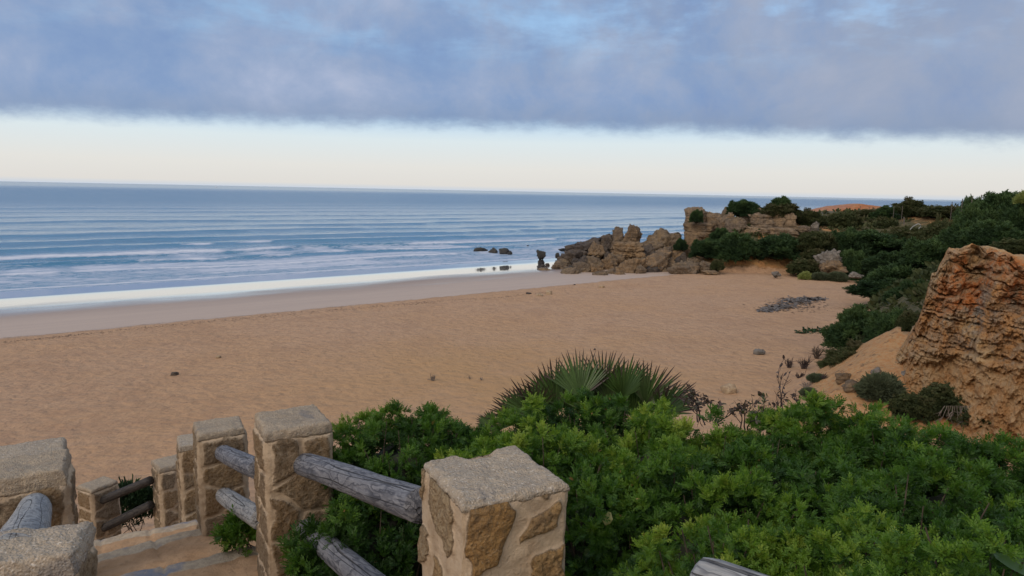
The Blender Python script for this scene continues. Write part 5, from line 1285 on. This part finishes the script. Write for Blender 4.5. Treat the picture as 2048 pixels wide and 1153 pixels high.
dead_shrub('bare dark twigs standing against the sand, middle clump', [(1490, 860, 1470, 800), (1495, 860, 1500, 788), (1510, 855, 1520, 800), (1480, 860, 1482, 810)], 4.6, 2, M_TWIG_D, .0055, 2, .4, 60, group=GD)
dead_shrub('tall bare twigs left of the green hump', [(1560, 850, 1555, 772), (1565, 850, 1582, 775), (1555, 850, 1540, 800), (1590, 840, 1608, 790)], 4.8, 3, M_TWIG_D, .0055, 2, .4, 40, group=GD)
dead_shrub('bare reddish twigs at the left end of the bush by the tall post', [(720, 872, 690, 850), (735, 865, 730, 840), (745, 855, 748, 835), (705, 880, 700, 858)], 4.5, 4, M_TWIG_D, .004, 1, .5, 10, group=GD)
GS = 'dry plants on the sand'
def sand_plant(label, u, v, wpx, hpx, seed, mat, n, lev=1, leaves=0):
    g = on_ground(u, v); D = float(np.hypot(g[0], g[1])); rng = np.random.default_rng(seed)
    sp = [(u + rng.uniform(-.12, .12) * wpx, v, u + rng.uniform(-.5, .5) * wpx, v - hpx * rng.uniform(.6, 1.05)) for k in range(n)]
    return dead_shrub(label, sp, D, seed, mat, .016 * D / 30, lev, .35, 0, 'dry_plant', 'dry plant', GS)
sand_plant('grey tuft alone in the middle of the sand', 866, 762, 24, 14, 11, M_TWIG_G, 16)
sand_plant('tiny tuft, nearer one of the pair in the middle of the sand', 963, 761, 9, 7, 12, M_TWIG_G, 6)
sand_plant('tiny tuft, farther one of the pair in the middle of the sand', 940, 758, 7, 5, 13, M_TWIG_G, 5)
sand_plant('upright dry bush with many stems on the sand', 1634, 718, 30, 28, 14, M_TWIG, 26)
sand_plant('curved dry bush at the left of the dry clump', 1578, 736, 30, 22, 15, M_TWIG_D, 18)
sand_plant('tangled dry bush in the middle of the dry clump', 1608, 738, 44, 26, 16, M_TWIG_D, 26)
sand_plant('low dry plant in front of the dry clump', 1600, 757, 34, 14, 17, M_TWIG_D, 16)
sand_plant('small dry plant right in front of the dry clump', 1647, 758, 22, 12, 18, M_TWIG_D, 12)
sand_plant('thin grey twigs near the bright bush tops', 1612, 778, 30, 18, 19, M_TWIG_G, 14)
def litter(name, label, cat, pts_px, n, mat, size, seed, w_, flat=True, lift=.02, sc=(.6, 1.5)):
    """small bits lying on the sand in a band along pts_px"""
    rng = np.random.default_rng(seed); gp = [on_ground(*q)[:2] for q in pts_px]
    q = []
    for k in range(n):
        i = rng.integers(0, len(gp) - 1); f = rng.random(); p = gp[i] * (1 - f) + gp[i + 1] * f
        q.append(p + rng.normal(size=2) * w_ * (.5 + .8 * math.sin(math.pi * (i + f) / (len(gp) - 1))))
    q = np.array(q); z = height(q[:, 0], q[:, 1]) + lift; P_ = np.column_stack([q, z])
    dirs = rng.normal(size=(n, 3)) * (.16 if flat else .6) + np.array([0, 0, 1.0])
    V, Fq, T = scatter((*leaflet(size, size * .45), np.zeros(12)), P_, dirs, rng.uniform(*sc, n), rng.uniform(.1, .8, n), rng)
    return tag(mesh_obj(name, V, Fq, mat, None, {'tone': np.clip(T, 0, 1)}, smooth=False), label, cat, kind='stuff')
M_WRACK = mat_twig('wrack', (.10, .090, .085), (.17, .15, .14))
litter('seaweed_heap', 'dark grey strip of dry seaweed litter on the sand', 'seaweed', [(1528, 624), (1560, 614), (1590, 602), (1615, 599), (1640, 598)], 1500, M_WRACK, .32, 3, .42)
litter('seaweed_heap', 'faint scatter of brown litter in front of the dark seaweed strip', 'seaweed', [(1555, 622), (1590, 616), (1625, 608)], 220, M_TWIG, .22, 4, .9)
litter('beach_creeper', 'low green creeper lying on the sand by the junipers', 'plant', [(1600, 668), (1625, 662), (1650, 664), (1672, 670)], 420, M_JUN, .20, 5, .25, False)
litter('wrack_line', 'thin broken line of dark bits along the edge of the dry sand', 'seaweed', [(0, 686), (150, 671), (300, 656), (450, 641), (600, 627), (750, 614), (850, 606), (1000, 596), (1100, 584)], 900, M_TWIG, .09, 6, .28)
litter('sand_litter', 'tiny scattered dark bits on the dry sand', 'litter', [(60, 800), (400, 720), (700, 760), (950, 700), (1300, 690), (1500, 640), (1600, 720)], 260, M_TWIG, .05, 7, 4.5)
for k, (u, v, wp, hp) in enumerate([(1752, 742, 16, 12), (1778, 756, 12, 9), (1705, 772, 34, 20), (1812, 748, 18, 12), (1848, 762, 14, 10), (1738, 798, 14, 9), (1880, 756, 22, 14), (1965, 790, 20, 14), (2010, 772, 26, 18), (1930, 772, 10, 8), (1690, 752, 30, 16), (1795, 790, 10, 7)]):
    g = on_ground(u, v + hp * .4)
    rock_px('fallen_stone', 'crumbled stone lying on the orange slope below the cliff', 'stone', 'stones fallen from the near cliff', (u, v, wp, hp), float(np.hypot(g[0], g[1])), M_R_TAN if k % 3 else M_R_PALE, 520 + k, sink=.5, sub=4, rough=.18)
# hanging grey roots below the dark mound
dead_shrub('pale grey hanging roots under the dark dry mound', [(1890 + k * 4, 812, 1880 + k * 5, 850 + (k % 3) * 8) for k in range(14)], float(np.hypot(*on_ground(1900, 850)[:2])) - .3, 21, M_TWIG_G, .012, 1, .2, name='dry_roots', cat='roots')
# plants beside the stairs
def small_plant(label, u, v, D, rad, seed, mat, tm, n, up, name='small_shrub'):
    rng = np.random.default_rng(seed); c = pix(u, v, D); p, nr, dep, l1 = dome_points(n, rad, rng, seed, .3, .6, -.4)
    e = empty(name, tuple(c - np.array([0, 0, rad[2]])), label, 'plant')
    V, Fq, T = scatter(tm, p + [0, 0, rad[2]], nr * .7 + [0, 0, up] + rng.normal(size=(len(p), 3)) * .4, rng.uniform(.6, 1.1, len(p)), .4 + .2 * l1 + rng.normal(size=len(p)) * .1, rng)
    mesh_obj('foliage', V, Fq, mat, e, {'tone': np.clip(T, 0, 1)}, smooth=False)
    b = branches(rad, -rad[2], 10, rng, .006); b.V = [q + [0, 0, rad[2]] for q in b.V]; b.build('stems', M_TWIG, e)
small_plant('small leafy plant growing at the foot of the tall post on the steps', 482, 1076, 4.9, (.15, .12, .13), 31, M_LENT, SPR[0], 70, .4)
small_plant('dark feathery plant behind the two thin dark logs', 262, 1022, 10.6, (.30, .3, .30), 32, M_JUN, spray(50, 12, .16, .022, .7), 170, .9)
small_plant('dark creeper plant at the foot of the tall post, on the bush side', 625, 1112, 3.75, (.16, .14, .14), 33, M_LENT, SPR[1], 60, .3)

# --- fence, hoop and boat far away
M_POST = mat_twig('fence_wood', (.085, .07, .06), (.14, .12, .10))
M_WIRE = new_mat('wire')[0]; M_WIRE.node_tree.nodes['Principled BSDF'].inputs['Base Color'].default_value = (.22, .22, .22, 1)
def fence(label, tops, D, r):
    P_ = [pix(1640 + x / 5.02, 370 + y / 5.02, d) for (x, y, d) in tops]; g0 = ground_z(P_[0][0], P_[0][1])
    e = empty('wire_fence', (P_[0][0], P_[0][1], g0), label, 'fence')
    for q in P_:
        g = ground_z(q[0], q[1]) - .2; h = max(q[2], g + 1.1)
        V, Fq = tube(np.array([[q[0], q[1], g], [q[0] + .01, q[1], (g + h) / 2], [q[0], q[1], h]]) - [P_[0][0], P_[0][1], g0], r, 7); mesh_obj('post', V, Fq, M_POST, e)
    mb = MB()
    for f in (.55, .95):
        L = []
        for q in P_:
            g = ground_z(q[0], q[1]) - .2; h = max(q[2], g + 1.1); L.append([q[0], q[1], g + (h - g) * f])
        V, Fq = tube(np.array(L) - [P_[0][0], P_[0][1], g0], .004, 4); mb.add(V, Fq)
    mb.build('wire', M_WIRE, e)
fence('far wire fence with thin posts crossing the low ground by the mound', [(405, 215, 104), (495, 222, 104), (580, 228, 103), (745, 212, 100), (830, 212, 98)], 100, .035)
fence('wire fence with dark posts climbing the brown ridge', [(1328, 170, 92), (1432, 140, 86), (1530, 115, 80), (1622, 100, 74), (1723, 88, 68), (1805, 80, 62)], 85, .04)
fence('short fence of dark posts on the skyline at the far right', [(1897, 72, 55), (1953, 72, 53), (1985, 72, 51), (2006, 66, 50), (2060, 60, 48)], 50, .03)
M_PIPE = new_mat('grey_pipe')[0]; M_PIPE.node_tree.nodes['Principled BSDF'].inputs['Base Color'].default_value = (.24, .25, .24, 1)
c0 = pix(1640 + 930 / 5.02, 370 + 425 / 5.02, 82); hp = [pix(1640 + x / 5.02, 370 + y / 5.02, 82) for x, y in ((905, 450), (935, 418), (985, 392), (1008, 402), (1012, 422), (990, 440))]
V_, F_ = tube(np.array(hp) - c0, .06, 6); tag(mesh_obj('handrail_hoop', V_, F_, M_PIPE, loc=tuple(c0)), 'bent grey handrail hoop in the valley scrub', 'handrail')
q0, q1 = pix(1640 + 845 / 5.02, 370 + 325 / 5.02, 90), pix(1640 + 843 / 5.02, 370 + 400 / 5.02, 90)
V_, F_ = tube(np.array([q1 - q1, (q0 - q1) * .5, q0 - q1]), .07, 6); tag(mesh_obj('wooden_post', V_, F_, M_POST, loc=tuple(q1)), 'lone thin post standing in the valley scrub', 'post')
M_BOAT = new_mat('white_boat')[0]; M_BOAT.node_tree.nodes['Principled BSDF'].inputs['Base Color'].default_value = (.8, .8, .8, 1)
def boat(label, u, D, L):
    c = pix(u, 366, D); c[2] = 0.0; e = empty('boat', tuple(c), label, 'boat')
    n = 9; x = np.linspace(-L / 2, L / 2, n); wd = L * .16 * np.sqrt(np.clip(1 - np.clip(x / (L / 2), -.6, 1) ** 2, 0.02, 1))
    V = np.concatenate([np.stack([x, -wd, x * 0 + L * .14], 1), np.stack([x, x * 0, x * 0 - .3], 1), np.stack([x, wd, x * 0 + L * .14], 1), np.stack([x, x * 0, x * 0 + L * .15], 1)])
    Fq = []
    for r in range(4):
        for k in range(n - 1): a, b = r * n, ((r + 1) % 4) * n; Fq.append([a + k, a + k + 1, b + k + 1, b + k])
    mesh_obj('hull', V, np.array(Fq), M_BOAT, e, smooth=False)
    vb, fb, *_ = box_shell(L * .16, L * .09, L * .14, L * .34, L * .1); mesh_obj('cabin', vb, fb, M_BOAT, e, smooth=False)
boat('tiny white boat on the horizon, left of centre', 432, 3600, 11)
boat('tiny white boat on the horizon, above the headland', 1572, 5200, 12)
